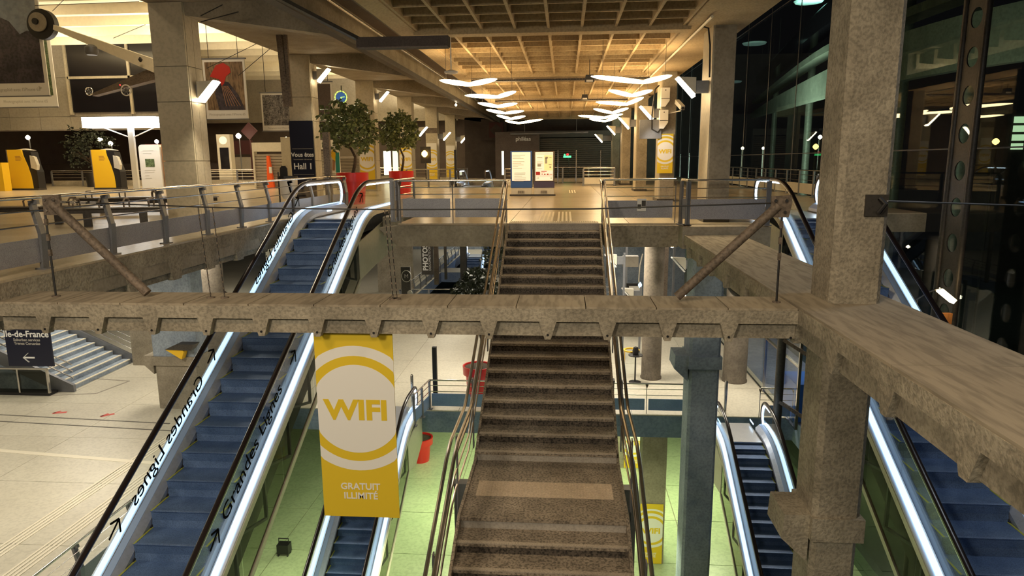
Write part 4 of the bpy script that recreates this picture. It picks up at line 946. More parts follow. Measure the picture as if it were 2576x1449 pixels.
for i, (px, py, y) in enumerate([(1550, 655, 27), (1592, 740, 28), (1722, 665, 24)]):
    c = P(px, py, y=y); flood(['unlit wedge floodlight on the pole right of the upper stairs', 'unlit wedge floodlight low behind the front beam, right of the stairs', 'unlit wedge floodlight under the right beam'][i], (c.x, c.y, c.z), -1, .95, on=False)
    build(MB().box(c.x+.28, c.x+.36, c.y-.04, c.y+.04, ZM, c.z+.3), 'flood_pole', 'steel_grey', label=['pole of the unlit floodlight right of the upper stairs', 'pole of the low unlit floodlight behind the front beam', 'pole of the unlit floodlight under the right beam'][i], cat='pole')
c = P(1205, 247, y=41)
spot('flood_beam', P(540, 235, y=16.6), (-8.2, 15.5, -2), 260, (1, .85, .6), 120)
spot('flood_beam', P(820, 200, y=25), (-8.0, 24, -2), 120, (1, .85, .6), 120)
spot('flood_beam', P(1632, 305, y=23.2), (3.4, 24.4, .2), 45, (1, .95, .85), 70)
spot('flood_beam', P(1720, 232, y=16.3), (1.5, 14, -3), 260, (1, .80, .5), 120)
# ================================================================ right column gear
y = 24.4
for i, (px, py) in enumerate([(1672, 245), (1668, 300)]):
    c = P(px, py, y=y); T = thing('control_box', ['upper white control box on the banner column', 'lower white control box on the banner column'][i], 'control box', (c.x, y, c.z-.3), 'white boxes on the banner column')
    build(MB().prism([(c.x-.14, c.z+.3), (c.x+.14, c.z+.3), (c.x+.14, c.z-.12), (c.x+.0, c.z-.32), (c.x-.14, c.z-.32)], 'y', y-.22, y+.02), 'case', 'white_plastic', T); build(MB().box(c.x-.14, c.x+.14, y-.226, y-.22, c.z-.06, c.z-.045), 'seam', 'black', T); build(MB().disc((c.x, y-.225, c.z+.22), 'y', .02, .01, 10), 'lock', 'black', T)
c = P(1708, 270, y=24.2); T = thing('security_camera', 'white security camera on a bracket right of the banner column', 'camera', (c.x, 24.2, c.z))
build(MB().bar((c.x-.06, 24.3, c.z+.2), (c.x+.06, 23.8, c.z-.05), .14, .14), 'housing', 'white_plastic', T); build(MB().disc((c.x+.062, 23.78, c.z-.06), 'y', .05, .03, 12), 'lens', 'black', T); build(MB().bar((c.x-.4, 24.5, c.z-.2), (c.x+.05, 24.1, c.z-.12), .03, .03), 'bracket', 'white_plastic', T)
build(MB().tube([P(1658, 215, y=24.47), P(1648, 225, y=24.35), P(1640, 290, y=24.35), P(1640, 325, y=24.35), P(1655, 333, y=24.3), P(1665, 320, y=24.2)], .025, 8), 'cable_loop', 'black', label='black cable loop hanging below the white control boxes', cat='cable', smooth=True)
c = P(1622, 325, y=24.3); build(MB().box(c.x-.16, 3.29, 24.35, 24.55, c.z-.32, c.z+.32), 'junction_box', 'steel_grey', label='grey junction box left of the yellow banner column', cat='box')
for i, (px, py, y) in enumerate([(1483, 199, 22), (1471, 245, 31)]):
    c = P(px, py, y=y); T = thing('loudspeaker', ['near small black loudspeaker under the ceiling', 'far small black loudspeaker under the ceiling'][i], 'loudspeaker', (c.x, y, c.z), 'loudspeakers under the coffers')
    build(MB().prism([(c.x-.15, c.z-.09), (c.x+.15, c.z-.09), (c.x+.12, c.z+.12), (c.x-.12, c.z+.12)], 'y', y-.1, y+.1), 'case', 'black', T); build(MB().box(c.x-.1, c.x+.1, y-.115, y-.1, c.z-.09, c.z-.03), 'grille', 'white_plastic', T); build(MB().tube([(c.x, y, c.z+.1), (c.x, y, 3.33)], .012, 6), 'hanger', 'black', T)
c = P(1135, 182, y=17.5); build(MB().lathe(c.x, 17.5, [(.06, c.z+.06), (.17, c.z+.02), (.17, c.z-.02), (.03, c.z-.05)], 20).cyl(c.x, 17.5, c.z+.05, 3.33, .015, 8), 'dome_detector', 'white_plastic', label='white round detector under the ceiling by the nearest left lamp', cat='detector', smooth=True)
# long dark rail box
a = P(900, 108, y=13); b = P(1130, 104, y=13); T = thing('blind_box', 'long dark metal box hanging below the ceiling edge', 'box', ((a.x+b.x)/2, 13, a.z-.1))
build(MB().box(a.x, b.x, 12.9, 13.1, b.z-.09, b.z+.09), 'case', 'wall_dark', T); build(MB().box(a.x+.02, b.x-.02, 12.88, 13.12, b.z-.11, b.z-.09), 'lip', 'wall_brown', T)
build(MB().bar((a.x+.05, 13, a.z+.05), (-5.3, 11, 2.95), .1, .06), 'arm', 'steel_dark', T)
# dark folded post near second left column
a = P(700, 60, y=21.5); b = P(722, 268, y=21.5); build(MB().bar(a, b, .18, .12, up=(0, 1, 0)).bar(a+Vector((.2, 0, -.3)), b+Vector((.12, 0, 0)), .1, .1, up=(0, 1, 0)), 'hanging_profile', 'rust_steel', label='dark folded metal profile hanging beside the second left column', cat='beam')
# ================================================================ LEFT HALL
def machine(label, px0, px1, y):
    a = P(px0, 378, y=y); b = P(px1, 378, y=y); x0, x1 = a.x, b.x; w = x1-x0; z0, z1 = ZU, a.z+.02; h = z1-z0
    T = thing('ticket_machine', label, 'ticket machine', ((x0+x1)/2, y, z0), 'yellow ticket machines')
    cur = [(x0+w*u, z0+h*v) for u, v in [(.55, 1), (.62, .85), (.74, .6), (.82, .35), (.84, .12)]]
    build(MB().prism([(x0+.03, z0+.1), (x0+w*.84, z0+.1)]+cur[::-1]+[(x0+.03, z1)], 'y', y-.3, y+.3), 'yellow_face', 'yellow', T)
    build(MB().prism([(x0+w*.84, z0+.1)]+[(x0+w*1.05, z0+.1), (x0+w*1.05, z0+h*.45), (x0+w*.98, z0+h*.6), (x0+w*.9, z0+h*.94), (x0+w*.6, z1-.03)]+cur[1:], 'y', y-.27, y+.27), 'body', 'black', T)
    build(MB().prism([(x0+w*.86, z0+h*.55), (x0+w*1.06, z0+h*.5), (x0+w*1.1, z0+h*.62), (x0+w*1.02, z0+h*.82), (x0+w*.86, z0+h*.86)], 'y', y-.31, y-.1), 'screen_hood', 'beige_metal', T)
    build(MB().box(x0-.03, x1+.06, y-.32, y+.32, z0, z0+.1), 'plinth', 'steel_dark', T); build(MB().box(x0-.02, x0+.03, y-.31, y+.31, z0+.1, z1), 'side_trim', 'rust_steel', T)
    build(MB().prism([(x0+w*.3, z1), (x0+w*.9, z1-.04), (x0+w*.6, z1+.06)], 'y', y-.2, y+.2), 'top_lamp', 'white_plastic', T)
    mb = MB()
    for k in range(4): mb.box(x0+w*.3, x0+w*(.3+[.2, .22, .25, .2][k]), y-.304, y-.3, z1-h*.17-k*.07, z1-h*.17-k*.07+.03)
    build(mb, 'printed_lines', 'wood', T)
machine('yellow and black ticket machine at the far left edge of the hall', 26, 92, 37.3)
machine('yellow and black ticket machine left of the white information totem', 236, 300, 37.8)
build(MB().box(*[v for v in (P(0, 380, y=36).x-.6, P(6, 380, y=36).x)], 35.8, 36.3, ZU, .1), 'ticket_machine', 'yellow', label='sliver of a yellow machine cut by the left picture edge', cat='ticket machine')
a = P(347, 364, y=37.9); b = P(400, 364, y=37.9); T = thing('information_totem', 'white rounded information totem beside the nearest left column', 'totem', ((a.x+b.x)/2, 37.9, ZU)); w = b.x-a.x; h = a.z-ZU
build(MB().prism([(a.x, ZU), (b.x, ZU), (b.x, a.z-.15), (b.x-.08, a.z-.03), (b.x-.18, a.z), (a.x+.18, a.z), (a.x+.08, a.z-.03), (a.x, a.z-.15)], 'y', 37.9, 38.3), 'body', 'white_plastic', T)
build(MB().box(a.x+w*.27, a.x+w*.7, 37.885, 37.9, ZU+h*.50, ZU+h*.68), 'picture', 'photo_green', T)
mb = MB()
for v, l in ((.86, .5), (.8, .4), (.42, .5), (.38, .45), (.3, .2), (.24, .3)): mb.box(a.x+w*.2, a.x+w*(.2+l), 37.888, 37.9, ZU+h*v, ZU+h*v+.02)
build(mb, 'printed_lines', 'text_grey', T)
build(MB().box(b.x+.05, b.x+.5, 38.0, 38.3, ZU, a.z+.02), 'wooden_post', 'wood', label='orange wooden board between totem and nearest left column', cat='board')
a = P(217, 296, y=36); b = P(400, 320, y=36); T = thing('lit_canopy', 'white glowing canopy bar on a forked white post', 'canopy', (-23.4, 36, ZU))
build(MB().box(a.x, b.x, 35.6, 36.4, b.z, a.z), 'light_box', 'canopy_light', T)
pc = P(331, 345, y=36); build(MB().bar((pc.x, 36, ZU), (pc.x, 36, b.z), .3, .16), 'post', 'white_plastic', T)
for px in (262, 390): q = P(px, 320, y=36); build(MB().bar((pc.x, 36, pc.z-.05), (q.x, 36, b.z), .07, .05), 'brace', 'white_plastic', T)
for i, (px, py, y, r) in enumerate([(70, 346, 43, .24), (252, 351, 43, .26), (278, 361, 46, .26), (394, 356, 44, .22), (1147, 264, 35, .1), (720, 348, 46, .16), (600, 342, 46, .3)]):
    c = P(px, py, y=y); T = thing('globe_lamp', ['glowing globe lamp above the leftmost ticket machine', 'bright globe lamp left of two under the lit canopy', 'dimmer globe lamp right of two under the lit canopy', 'glowing globe lamp at the edge of the nearest left column', 'small bulb hanging between the distant left columns', 'small lamp on a post left of the navy hall sign', 'bright lamp on a post right of the nearest left column'][i], 'lamp', (c.x, y, ZU if i != 4 else c.z))
    r *= .6; build(MB().lathe(c.x, y, [(.02, c.z-r), (r*.75, c.z-r*.6), (r, c.z), (r*.75, c.z+r*.6), (.02, c.z+r)], 14), 'globe', 'bulb', T, smooth=True)
    if i != 4: build(MB().tube([(c.x, y+.1, ZU), (c.x, y+.1, c.z-r)], .04, 8), 'post', 'steel_grey', T)
    else: build(MB().tube([(c.x, y, c.z+r), (c.x, y, 3.0)], .01, 5), 'wire', 'black', T)
# posters
def poster(name, label, x0, x1, z0, z1, y, art, cap=.16, txt=None):
    T = thing(name, label, 'poster', ((x0+x1)/2, y, z0)); h = z1-z0; w = x1-x0
    T0 = build(MB().box(x0, x1, y, y+.05, z0, z1), 'sheet', 'white_banner', T); build(MB().box(x0-.05, x1+.05, y-.02, y+.07, z1, z1+.05), 'top_bar', 'steel_grey', T); build(MB().box(x0-.03, x1+.03, y-.02, y+.07, z0-.04, z0), 'bottom_bar', 'steel_grey', T)
    mx = w*.05; a0, a1, b0, b1 = x0+mx, x1-mx, z0+h*cap, z1-h*.045
    build(MB().box(a0, a1, y-.006, y, b0, b1), 'picture', art, T0)
    for i, xx in enumerate((x0+w*.15, x1-w*.15)): build(MB().tube([(xx, y+.02, z1+.05), (xx, y+.02, 7.6 if z1 < 7 else 8)], .012, 5), 'hanger', 'black', T)
    if txt: text(txt, h*cap*.36, 'text_grey', ((x0+x1)/2+w*.0, y-.003, z0+h*cap*.38), FX, FZ, T, ext=.001)
    return T, a0, a1, b0, b1
a = P(125, 240, y=30); T, a0, a1, b0, b1 = poster('hanging_poster', 'big hanging poster of a dark cliff under a pale blue sky, at the left edge', -26.2, a.x, 3.02, 7.6, 30, 'photo_dark', .12, "Photographi\u00e9 avec l'iPhone 6S")
build(MB().prism([(a0, b1), (a1, b1), (a1, b1-1.75), (a0+(a1-a0)*.82, b1-1.6), (a0+(a1-a0)*.7, b1-1.75), (a0+(a1-a0)*.55, b1-1.2), (a0, b1-.5)], 'y', 29.985, 29.994), 'sky_print', 'photo_sky', T)
build(MB().disc((a1-.25, 29.99, 3.35), 'y', .09, .01, 3), 'emblem', 'text_grey', T)
a = P(146, 268, y=32); T, a0, a1, b0, b1 = poster('hanging_poster', 'second hanging poster half hidden behind the big cliff poster', -27.4, a.x, a.z, 7.0, 32, 'photo_green', .12, "Photographi\u00e9 avec l'iPhone 6S")
build(MB().box(a1-1.5, a1-.8, 31.985, 31.993, b0, b0+.25), 'red_print', 'dark_red', T)
a = P(508, 150, y=28); b = P(628, 298, y=28.0); T, a0, a1, b0, b1 = poster('hanging_poster', 'hanging poster showing a head in a red hat from behind', a.x, b.x-.05, b.z, a.z, 28, 'photo_brown', .15, "Photographi\u00e9 avec l'iPhone 6S")
w, h = a1-a0, b1-b0; Q = lambda u, v: (a0+w*u, b0+h*v)
build(MB().prism([Q(.3, 0), Q(.22, .35), (Q(.35, .62)), Q(.6, .58), Q(.85, .3), Q(.98, .02), Q(.98, 0)], 'y', 27.986, 27.994), 'coat_print', 'photo_dark', T)
build(MB().prism([Q(.12, .70), Q(.3, .93), Q(.5, .98), Q(.66, .9), Q(.68, .78), Q(.55, .70), Q(.48, .55), Q(.42, .5), Q(.36, .64), Q(.2, .68)], 'y', 27.982, 27.986), 'hat_print', 'red', T)
mb = MB()
for k in range(6): mb.bar((a0+w*(.42+k*.03), 27.98, b0+h*.5), (a0+w*(.5+k*.075), 27.98, b0+h*.08), .008, .02, up=(1, 0, 0))
build(mb, 'scarf_print', 'hair_tan', T)
a = P(655, 235, y=29); b = P(742, 328, y=29); poster('hanging_poster', 'smaller hanging poster with a black and white rocky picture', a.x, b.x, b.z, a.z, 29, 'photo_grey', .14, "Photographi\u00e9 avec l'iPhone 6S")
a = P(806, 207, y=30); b = P(838, 303, y=30); poster('hanging_poster', 'narrow dark brown poster showing right of the second left column', a.x-.6, b.x, b.z, a.z, 30, 'photo_brown' if False else 'wall_brown', .14)
# clock
a = P(858, 245, y=36); T = thing('wall_clock', 'round glowing green clock above the large potted tree', 'clock', (a.x, 36, a.z-.4)); r = .33
build(MB().disc((a.x, 36, a.z), 'y', r*.8, .05, 28), 'dial', 'clock_blue', T)
mb = MB()
for k in range(12): q = k*math.pi/6; mb.bar((a.x+math.cos(q)*r*.86, 35.95, a.z+math.sin(q)*r*.86), (a.x+math.cos(q)*r*1.02, 35.95, a.z+math.sin(q)*r*1.02), .03, .05, up=(0, 1, 0))
n = 40
for k in range(n): q, q2 = k*2*math.pi/n, (k+1)*2*math.pi/n; mb.bar((a.x+math.cos(q)*r*.95, 35.96, a.z+math.sin(q)*r*.95), (a.x+math.cos(q2)*r*.95, 35.96, a.z+math.sin(q2)*r*.95), .02, .03, up=(0, 1, 0))
build(mb, 'ring', 'clock_green', T); build(MB().bar((a.x, 35.95, a.z), (a.x+.2, 35.95, a.z+.02), .02, .03).bar((a.x, 35.95, a.z), (a.x+.04, 35.95, a.z-.13), .02, .03), 'hands', 'clock_green', T)
build(MB().tube([(a.x, 36.1, a.z), (a.x, 36.1, 3.9)], .03, 6), 'hanger', 'steel_dark', T)
# suspended model aircraft
T = thing('model_aircraft', 'suspended model aircraft part with big ringed disc and tapered arm', 'sculpture', P(110, 62, y=30)); c = P(108, 62, y=30)
build(MB().disc(c, 'y', .64, .28, 32), 'disc', 'black', T, smooth=True); build(MB().disc((c.x-.1, c.y-.16, c.z+.08), 'y', .4, .1, 28), 'inner_ring', 'grey_panel', T, smooth=True); build(MB().disc((c.x-.15, c.y-.24, c.z+.1), 'y', .13, .1, 20), 'hub', 'black', T, smooth=True)
a = P(135, 68, y=29.8); b = P(385, 165, y=28.5)
build(MB().add([a+Vector((0, 0, .1)), a+Vector((-.05, 0, -.1)), b+Vector((0, 0, -.28)), b+Vector((0, 0, .28)), a+Vector((0, .3, .1)), a+Vector((-.05, .3, -.1)), b+Vector((0, .4, -.28)), b+Vector((0, .4, .28))], [(0, 1, 2, 3), (4, 5, 6, 7), (0, 1, 5, 4), (1, 2, 6, 5), (2, 3, 7, 6), (3, 0, 4, 7)]), 'tapered_arm', 'cream', T)
c = P(230, 125, y=29.2); build(MB().lathe(c.x, c.y, [(.2, c.z-.22), (.26, c.z-.1), (.26, c.z+.1), (.12, c.z+.2)], 20), 'nacelle', 'steel_grey', T, smooth=True)
c = P(353, 150, y=28.3); build(MB().lathe(c.x, c.y, [(.03, c.z-.1), (.09, c.z), (.03, c.z+.1)], 12), 'navigation_light', 'black', T)
T = thing('model_aircraft', 'suspended model aircraft wing with two small ringed fans', 'sculpture', P(300, 210, y=30))
a = P(232, 238, y=30.5); b = P(392, 180, y=28.5)
build(MB().add([a+Vector((0, 0, .06)), a+Vector((0, 0, -.06)), b+Vector((0, 0, -.3)), b+Vector((0, 0, .22)), a+Vector((0, .4, .04)), a+Vector((0, .4, -.06)), b+Vector((0, .9, -.2)), b+Vector((0, .9, .2))], [(0, 1, 2, 3), (4, 5, 6, 7), (0, 1, 5, 4), (1, 2, 6, 5), (2, 3, 7, 6), (3, 0, 4, 7)]), 'wing', 'rust_steel', T)
def ring(T, c, r, nm='fan_ring', mt='steel'):
    build(MB().tube([(c.x+r*math.cos(k*math.pi/10), c.y, c.z+r*math.sin(k*math.pi/10)) for k in range(21)], r*.12, 6), nm, mt, T, smooth=True)
    mb = MB()
    for k in range(4): q = k*math.pi/4+.3; mb.bar((c.x-r*math.cos(q), c.y, c.z-r*math.sin(q)), (c.x+r*math.cos(q), c.y, c.z+r*math.sin(q)), .03, .03, up=(0, 1, 0))
    build(mb, 'blades', 'steel_grey', T)
ring(T, P(224, 230, y=30.3), .17); ring(T, P(317, 227, y=29.2), .22, 'fan_ring', 'white_plastic'); c = P(302, 214, y=29); build(MB().disc(c, 'y', .03, .03, 8), 'red_light', 'red_neon', T)
for i, (p, q) in enumerate([((160, 0), (132, 30)), ((500, 0), (370, 68))]): pass
mb = MB()
for p, q, y in [((88, 14), (350, 4), 30), ((132, 28), (170, -10), 30), ((285, 96), (366, 62), 30), ((520, 172), (690, 88), 26), ((600, 190), (680, 122), 26), ((505, 40), (560, 12), 16), ((505, 55), (600, 30), 16)]:
    mb.tube([P(*p, y=y), P(*q, y=y)], .012, 5)
build(mb, 'suspension_wires', 'black', label='thin dark suspension wires under the cream ceiling', cat='wire', kind='stuff')
# benches with hoop armrests
def bench(label, x0, y0, x1, y1):
    T = thing('slatted_bench', label, 'bench', ((x0+x1)/2, (y0+y1)/2, ZU), 'metal benches in the left hall'); a = Vector((x0, y0, ZU+.44)); b = Vector((x1, y1, ZU+.44)); d = (b-a).normalized(); s = Vector((-d.y, d.x, 0))
    for k in range(5): build(MB().bar(a+s*(k*.1-.2), b+s*(k*.1-.2), .075, .03), 'slat', 'steel', T)
    build(MB().bar(a+Vector((0, 0, -.08)), b+Vector((0, 0, -.08)), .1, .1), 'beam', 'steel_dark', T); L = (b-a).length
    for t in (.2, .8):
        p = a+d*(L*t); build(MB().bar(p-Vector((0, 0, .06)), p-Vector((0, 0, .44)), .08, .16, up=d), 'leg', 'steel_dark', T)
    for t in (.1, .37, .63, .9):
        p = a+d*(L*t); build(MB().tube([p-s*.2, p-s*.22+Vector((0, 0, .14)), p-s*.14+Vector((0, 0, .2)), p+s*.14+Vector((0, 0, .2)), p+s*.22+Vector((0, 0, .14)), p+s*.2], .02, 8), 'hoop_armrest', 'rust_steel', T, smooth=True)
bench('slatted bench with hoop armrests, nearest the left picture edge', -15.2, 15.2, -11.6, 16.0)
bench('slatted bench with hoop armrests, second row behind the walkway railing', -14.6, 19.6, -11.2, 20.4)
bench('slatted bench with hoop armrests close to the nearest left column', -12.0, 19.0, -10.6, 20.3)
bench('slatted bench with hoop armrests low behind the railing panels', -11.5, 15.1, -9.6, 15.7)
# totem, bollard, bin, lettered column, shops
a = P(543, 338, y=44); b = P(577, 338, y=44); T = thing('white_totem', 'tall white totem with a round emblem and dark screen', 'totem', ((a.x+b.x)/2, 44, ZU)); h = a.z-ZU; w = b.x-a.x
build(MB().box(a.x, b.x, 44, 44.5, ZU, a.z), 'body', 'beige_metal', T); build(MB().box(a.x+w*.2, b.x-w*.15, 43.97, 44, ZU+h*.32, ZU+h*.74), 'screen', 'window_dark', T); build(MB().disc((a.x+w*.5, 43.98, ZU+h*.88), 'y', w*.28, .03, 20), 'emblem', 'screen_white', T)
T = thing('orange_bollard', 'narrow orange marker post behind the walkway railing', 'marker', P(680, 450, z=ZU)); a = P(672, 392, y=38); b = P(690, 452, y=38)
build(MB().prism([(a.x, a.z), (a.x+.12, a.z), (b.x, ZU), (b.x-.4, ZU)], 'y', 37.9, 38.1), 'post', 'orange', T); build(MB().box(a.x+.12, a.x+.26, 37.85, 37.95, -.6, -.25), 'tag', 'white_plastic', T)
q = P(722, 515, y=21.5); T = thing('waste_bin', 'waste bin with a clear bag before the navy hall sign', 'bin', (q.x, 21.5, ZU))
build(MB().lathe(q.x+.1, 21.5, [(.2, ZU+.3), (.27, ZU+.5), (.28, ZU+.9), (.25, ZU+.95)], 14), 'bag', 'white_plastic', T, smooth=True); build(MB().tube([(q.x-.22, 21.5, ZU), (q.x-.22, 21.5, ZU+1.15)], .025, 8), 'pole', 'black', T); build(MB().lathe(q.x+.08, 21.5, [(.31, ZU+.93), (.31, ZU+1.02), (.27, ZU+1.02), (.27, ZU+.93)], 20, caps=False), 'hoop', 'black', T)
build(MB().prism([(q.x-.12, ZU+1.0), (q.x+.12, ZU+1.0), (q.x+.12, ZU+1.25), (q.x+.06, ZU+1.34), (q.x-.06, ZU+1.34), (q.x-.12, ZU+1.25)], 'y', 21.4, 21.44), 'plate', 'black', T); build(MB().cyl(q.x-.22, 21.5, ZU, ZU+.04, .16, 12), 'foot', 'black', T)
a = P(705, 345, y=34); b = P(722, 345, y=34); T = thing('lettered_post', 'pale lettered post left of the navy hall sign', 'post', (a.x, 34, ZU)); build(MB().box(a.x, b.x+.1, 34, 34.3, ZU, a.z), 'shaft', 'beige_metal', T)
text('RELAY', .3, 'text_grey', ((a.x+b.x)/2+.12, 33.98, ZU+.5), (0, 0, 1), (-1, 0, 0), T, align='LEFT', ext=.002)
def shop(label, x0, x1, y, z1, mt, slats=True, lint=None):
    T = thing('closed_shop', label, 'shop', ((x0+x1)/2, y, ZU)); n = int((z1-.5-ZU)/.16)
    if slats:
        for k in range(n): build(MB().prism([(y, ZU+k*.16), (y-.04, ZU+k*.16+.03), (y-.04, ZU+k*.16+.12), (y, ZU+k*.16+.155)], 'x', x0+.1, x1-.1), 'slat', mt, T)
    else: build(MB().box(x0+.1, x1-.1, y-.02, y, ZU, z1-.5), 'front', mt, T)
    build(MB().box(x0, x1, y-.1, y+.4, z1-.5, z1), 'lintel', lint or mt, T)
    for x in (x0, x1-.1): build(MB().box(x, x+.1, y-.1, y+.3, ZU, z1-.5), 'jamb', lint or mt, T)
    return T
shop('shop with lowered grey shutter right of the navy hall sign', -14.0, -11.3, 33.9+4, 1.2, 'shutter', lint='beige_metal')
shop('shop with lowered grey shutter left of the navy hall sign', -17.6, -15.0, 38.2, 1.1, 'shutter', lint='beige_metal')
shop('closed shutter seen between the large tree and the third column', -11.9, -10.2, 35.5, .8, 'shutter')
T = shop('brown shuttered shop closing the far end of the hall', -4.6, 4.6, 56, 2.3, 'shutter_dark', lint='wall_brown')
text('phil\u00e9as', .42, 'text_white', (-3.1, 51.98, 1.45), FX, FZ, T, bold=.005)
build(MB().box(-5.2, -1.9, 52.0, 53.5, ZU, 2.1), 'kiosk_box', 'wall_brown', label='brown kiosk box behind the left notice board', cat='kiosk')
build(MB().box(-8.5, 6, 59, 59.4, ZU, 3.6), 'dark_partition', 'wall_dark', label='dark partition wall at the very end of the hall', cat='partition')
T = thing('wall_poster', 'dark red poster with a black diamond on the far end wall', 'poster', (-6.9, 58.5, 1)); a = P(1210, 300, y=58.6); b = P(1275, 352, y=58.6)
build(MB().box(a.x, b.x, 58.6, 58.7, b.z, a.z), 'sheet', 'wall_dark', T); a2 = P(1230, 308, y=58.5); b2 = P(1266, 346, y=58.5); build(MB().box(a2.x, b2.x, 58.55, 58.6, b2.z, a2.z), 'red_square', 'dark_red', T)
m_ = (a2+b2)/2; r = .55; build(MB().prism([(m_.x-r, m_.z), (m_.x, m_.z-r), (m_.x+r, m_.z), (m_.x, m_.z+r)], 'y', 58.53, 58.55), 'diamond', 'wall_dark', T)
a = P(1400, 332, y=50); build(MB().tube([P(1284, 337, y=50), P(1480, 332, y=50)], .09, 10).tube([P(1320, 336, y=50), P(1320, 336, y=50)+Vector((0, 0, 2.2))], .015, 5).tube([P(1450, 333, y=50), P(1450, 333, y=50)+Vector((0, 0, 2.2))], .015, 5), 'long_tube', 'steel_grey', label='long pale tube hanging across the far end of the hall', cat='tube', smooth=True)
T = thing('neon_sign', 'small green and red neon sign on the far shutters', 'sign', P(1427, 395, y=54)); a = P(1427, 394, y=54)
build(MB().box(a.x-.3, a.x+.3, 53.9, 54, a.z-.08, a.z+.06), 'green_bar', 'green_neon', T); build(MB().disc((a.x+.02, 53.95, a.z+.16), 'y', .1, .06, 12), 'red_spot', 'red_neon', T); build(MB().disc((a.x-.2, 53.95, a.z+.13), 'y', .07, .06, 12), 'green_spot', 'green_neon', T)
build(MB().tube([(a.x+.1, 54.1, ZU), (a.x+.1, 54.1, a.z)], .03, 6), 'post', 'steel_dark', T)
for i, (px, y) in enumerate([(1404, 44), (1450, 44), (1512, 46)]):
    c = P(px, 378, y=y); build(MB().tube([(c.x, y, ZU), (c.x, y, c.z)], .04, 8), 'thin_post', 'steel', label=['thin steel post just right of the notice boards', 'thin steel post before the neon sign', 'thin steel post before the far ramp'][i], cat='post', smooth=True)
a = P(1147, 470, z=ZU); b = P(1142, 377, y=a.y); build(MB().box(a.x-.06, a.x+.06, a.y-.05, a.y+.05, ZU, b.z), 'dark_post', 'black', label='dark flat post standing before the sixth left column banner', cat='post')
a = P(712, 0, y=12)
T = thing('lit_shop_window', 'lit shop window glowing pale green behind the second potted tree', 'shop window', (-13, 50, ZU)); 
for i, (px0, px1, m) in enumerate([(965, 985, 'shop_light'), (988, 1003, 'window_lit'), (1262, 1268, 'shop_light')]):
    p = P(px0, 380, y=50); q = P(px1, 440, y=50); build(MB().box(p.x, q.x, 49.9, 50, q.z, p.z), 'pane', m, T)
T['label'] = 'lit shop window glowing pale green behind the second potted tree'
T = thing('advert_panel', 'advert panel with yellow figure on white beside teal field', 'advert', P(845, 440, y=32)); a = P(830, 366, y=32); b = P(856, 436, y=32)
build(MB().box(a.x, b.x, 32, 32.1, b.z, a.z), 'sheet', 'white_banner', T); w, h = b.x-a.x, a.z-b.z
build(MB().box(a.x+w*.55, b.x, 31.99, 32, b.z, a.z-h*.25), 'teal_field', 'teal', T); build(MB().prism([(a.x+w*.1, b.z+h*.6), (a.x+w*.5, b.z+h*.4), (a.x+w*.6, b.z+h*.7), (a.x+w*.4, b.z+h*.9), (a.x+w*.12, b.z+h*.8)], 'y', 31.985, 31.99), 'yellow_figure', 'yellow', T); build(MB().prism([(a.x+w*.15, b.z+h*.1), (a.x+w*.4, b.z+h*.1), (a.x+w*.5, b.z+h*.45), (a.x+w*.2, b.z+h*.5)], 'y', 31.985, 31.99), 'pink_figure', 'hair_tan', T)
T = thing('hanging_lamp_board', 'dark board with an orange lamp beyond the fourth column', 'lamp', P(1068, 440, y=46)); a = P(1068, 388, y=46)
build(MB().lathe(a.x, 46, [(.05, a.z-.2), (.2, a.z-.05), (.2, a.z+.1), (.05, a.z+.25)], 14), 'lantern', 'amber', T, smooth=True); build(MB().box(a.x-.35, a.x+.35, 46.3, 46.4, a.z-.6, a.z+.5), 'board', 'black', T); build(MB().tube([(a.x, 46.3, ZU), (a.x, 46.3, a.z-.5)], .04, 6), 'leg', 'black', T)
for i, (x0, x1, z0, z1, y, mt, lb) in enumerate([(-48, -19, ZU, .0, 50, 'wall_dark', 'dark shop row under the grey panelled wall'), (-31, -27.5, .35, 1.4, 49.5, 'red', 'dim orange red shop sign in the left background'), (-24.6, -22.9, .6, 1.6, 49.5, 'dark_red', 'dark crimson shop sign behind the lit canopy'), (-24.5, -22.5, -.6, .4, 49.5, 'shutter', 'short grey shutter behind the lit canopy'), (-18.6, -15.8, -1.0, .95, 55, 'grey_panel', 'grey shop front left of the orange marker'), (-17.2, -16.2, -1.1, .2, 54.65, 'window_dark', 'dark doorway in the grey shop front'), (-30, -27, -1.2, -.1, 43.3+4, 'white_plastic', 'low white counter behind the gallery railing')]):
    build(MB().box(x0, x1, y, y+.3, z0, z1), ['shop_row', 'shop_sign', 'shop_sign', 'metal_shutter', 'grey_shop', 'dark_doorway', 'counter'][i], mt, label=lb, cat=['shops', 'sign', 'sign', 'shutter', 'shop front', 'doorway', 'counter'][i])
a = P(628, 330, y=47); r = .6; build(MB().prism([(a.x-r, a.z), (a.x, a.z-r), (a.x+r, a.z), (a.x, a.z+r)], 'y', 46.9, 47).box(a.x-.04, a.x+.04, 46.95, 47.05, ZU, a.z), 'red_diamond', 'dark_red', label='dark red diamond sign in shadow right of the nearest column', cat='sign')
# notice on panel right of stairs
a = P(1603, 500, y=16.08); b = P(1625, 531, y=16.08); T = thing('paper_notice', 'white paper notice with dark squares on the railing panel', 'notice', ((a.x+b.x)/2, 16.07, b.z))
build(MB().box(a.x, b.x, 16.07, 16.08, b.z, a.z), 'sheet', 'white_banner', T); w, h = b.x-a.x, a.z-b.z; build(MB().box(a.x+w*.5, b.x-.01, 16.066, 16.07, b.z+h*.4, a.z-h*.15), 'dark_square', 'steel_dark', T); build(MB().box(a.x+.01, a.x+w*.45, 16.066, 16.07, b.z+h*.2, a.z-h*.45), 'dark_square', 'steel_dark', T)
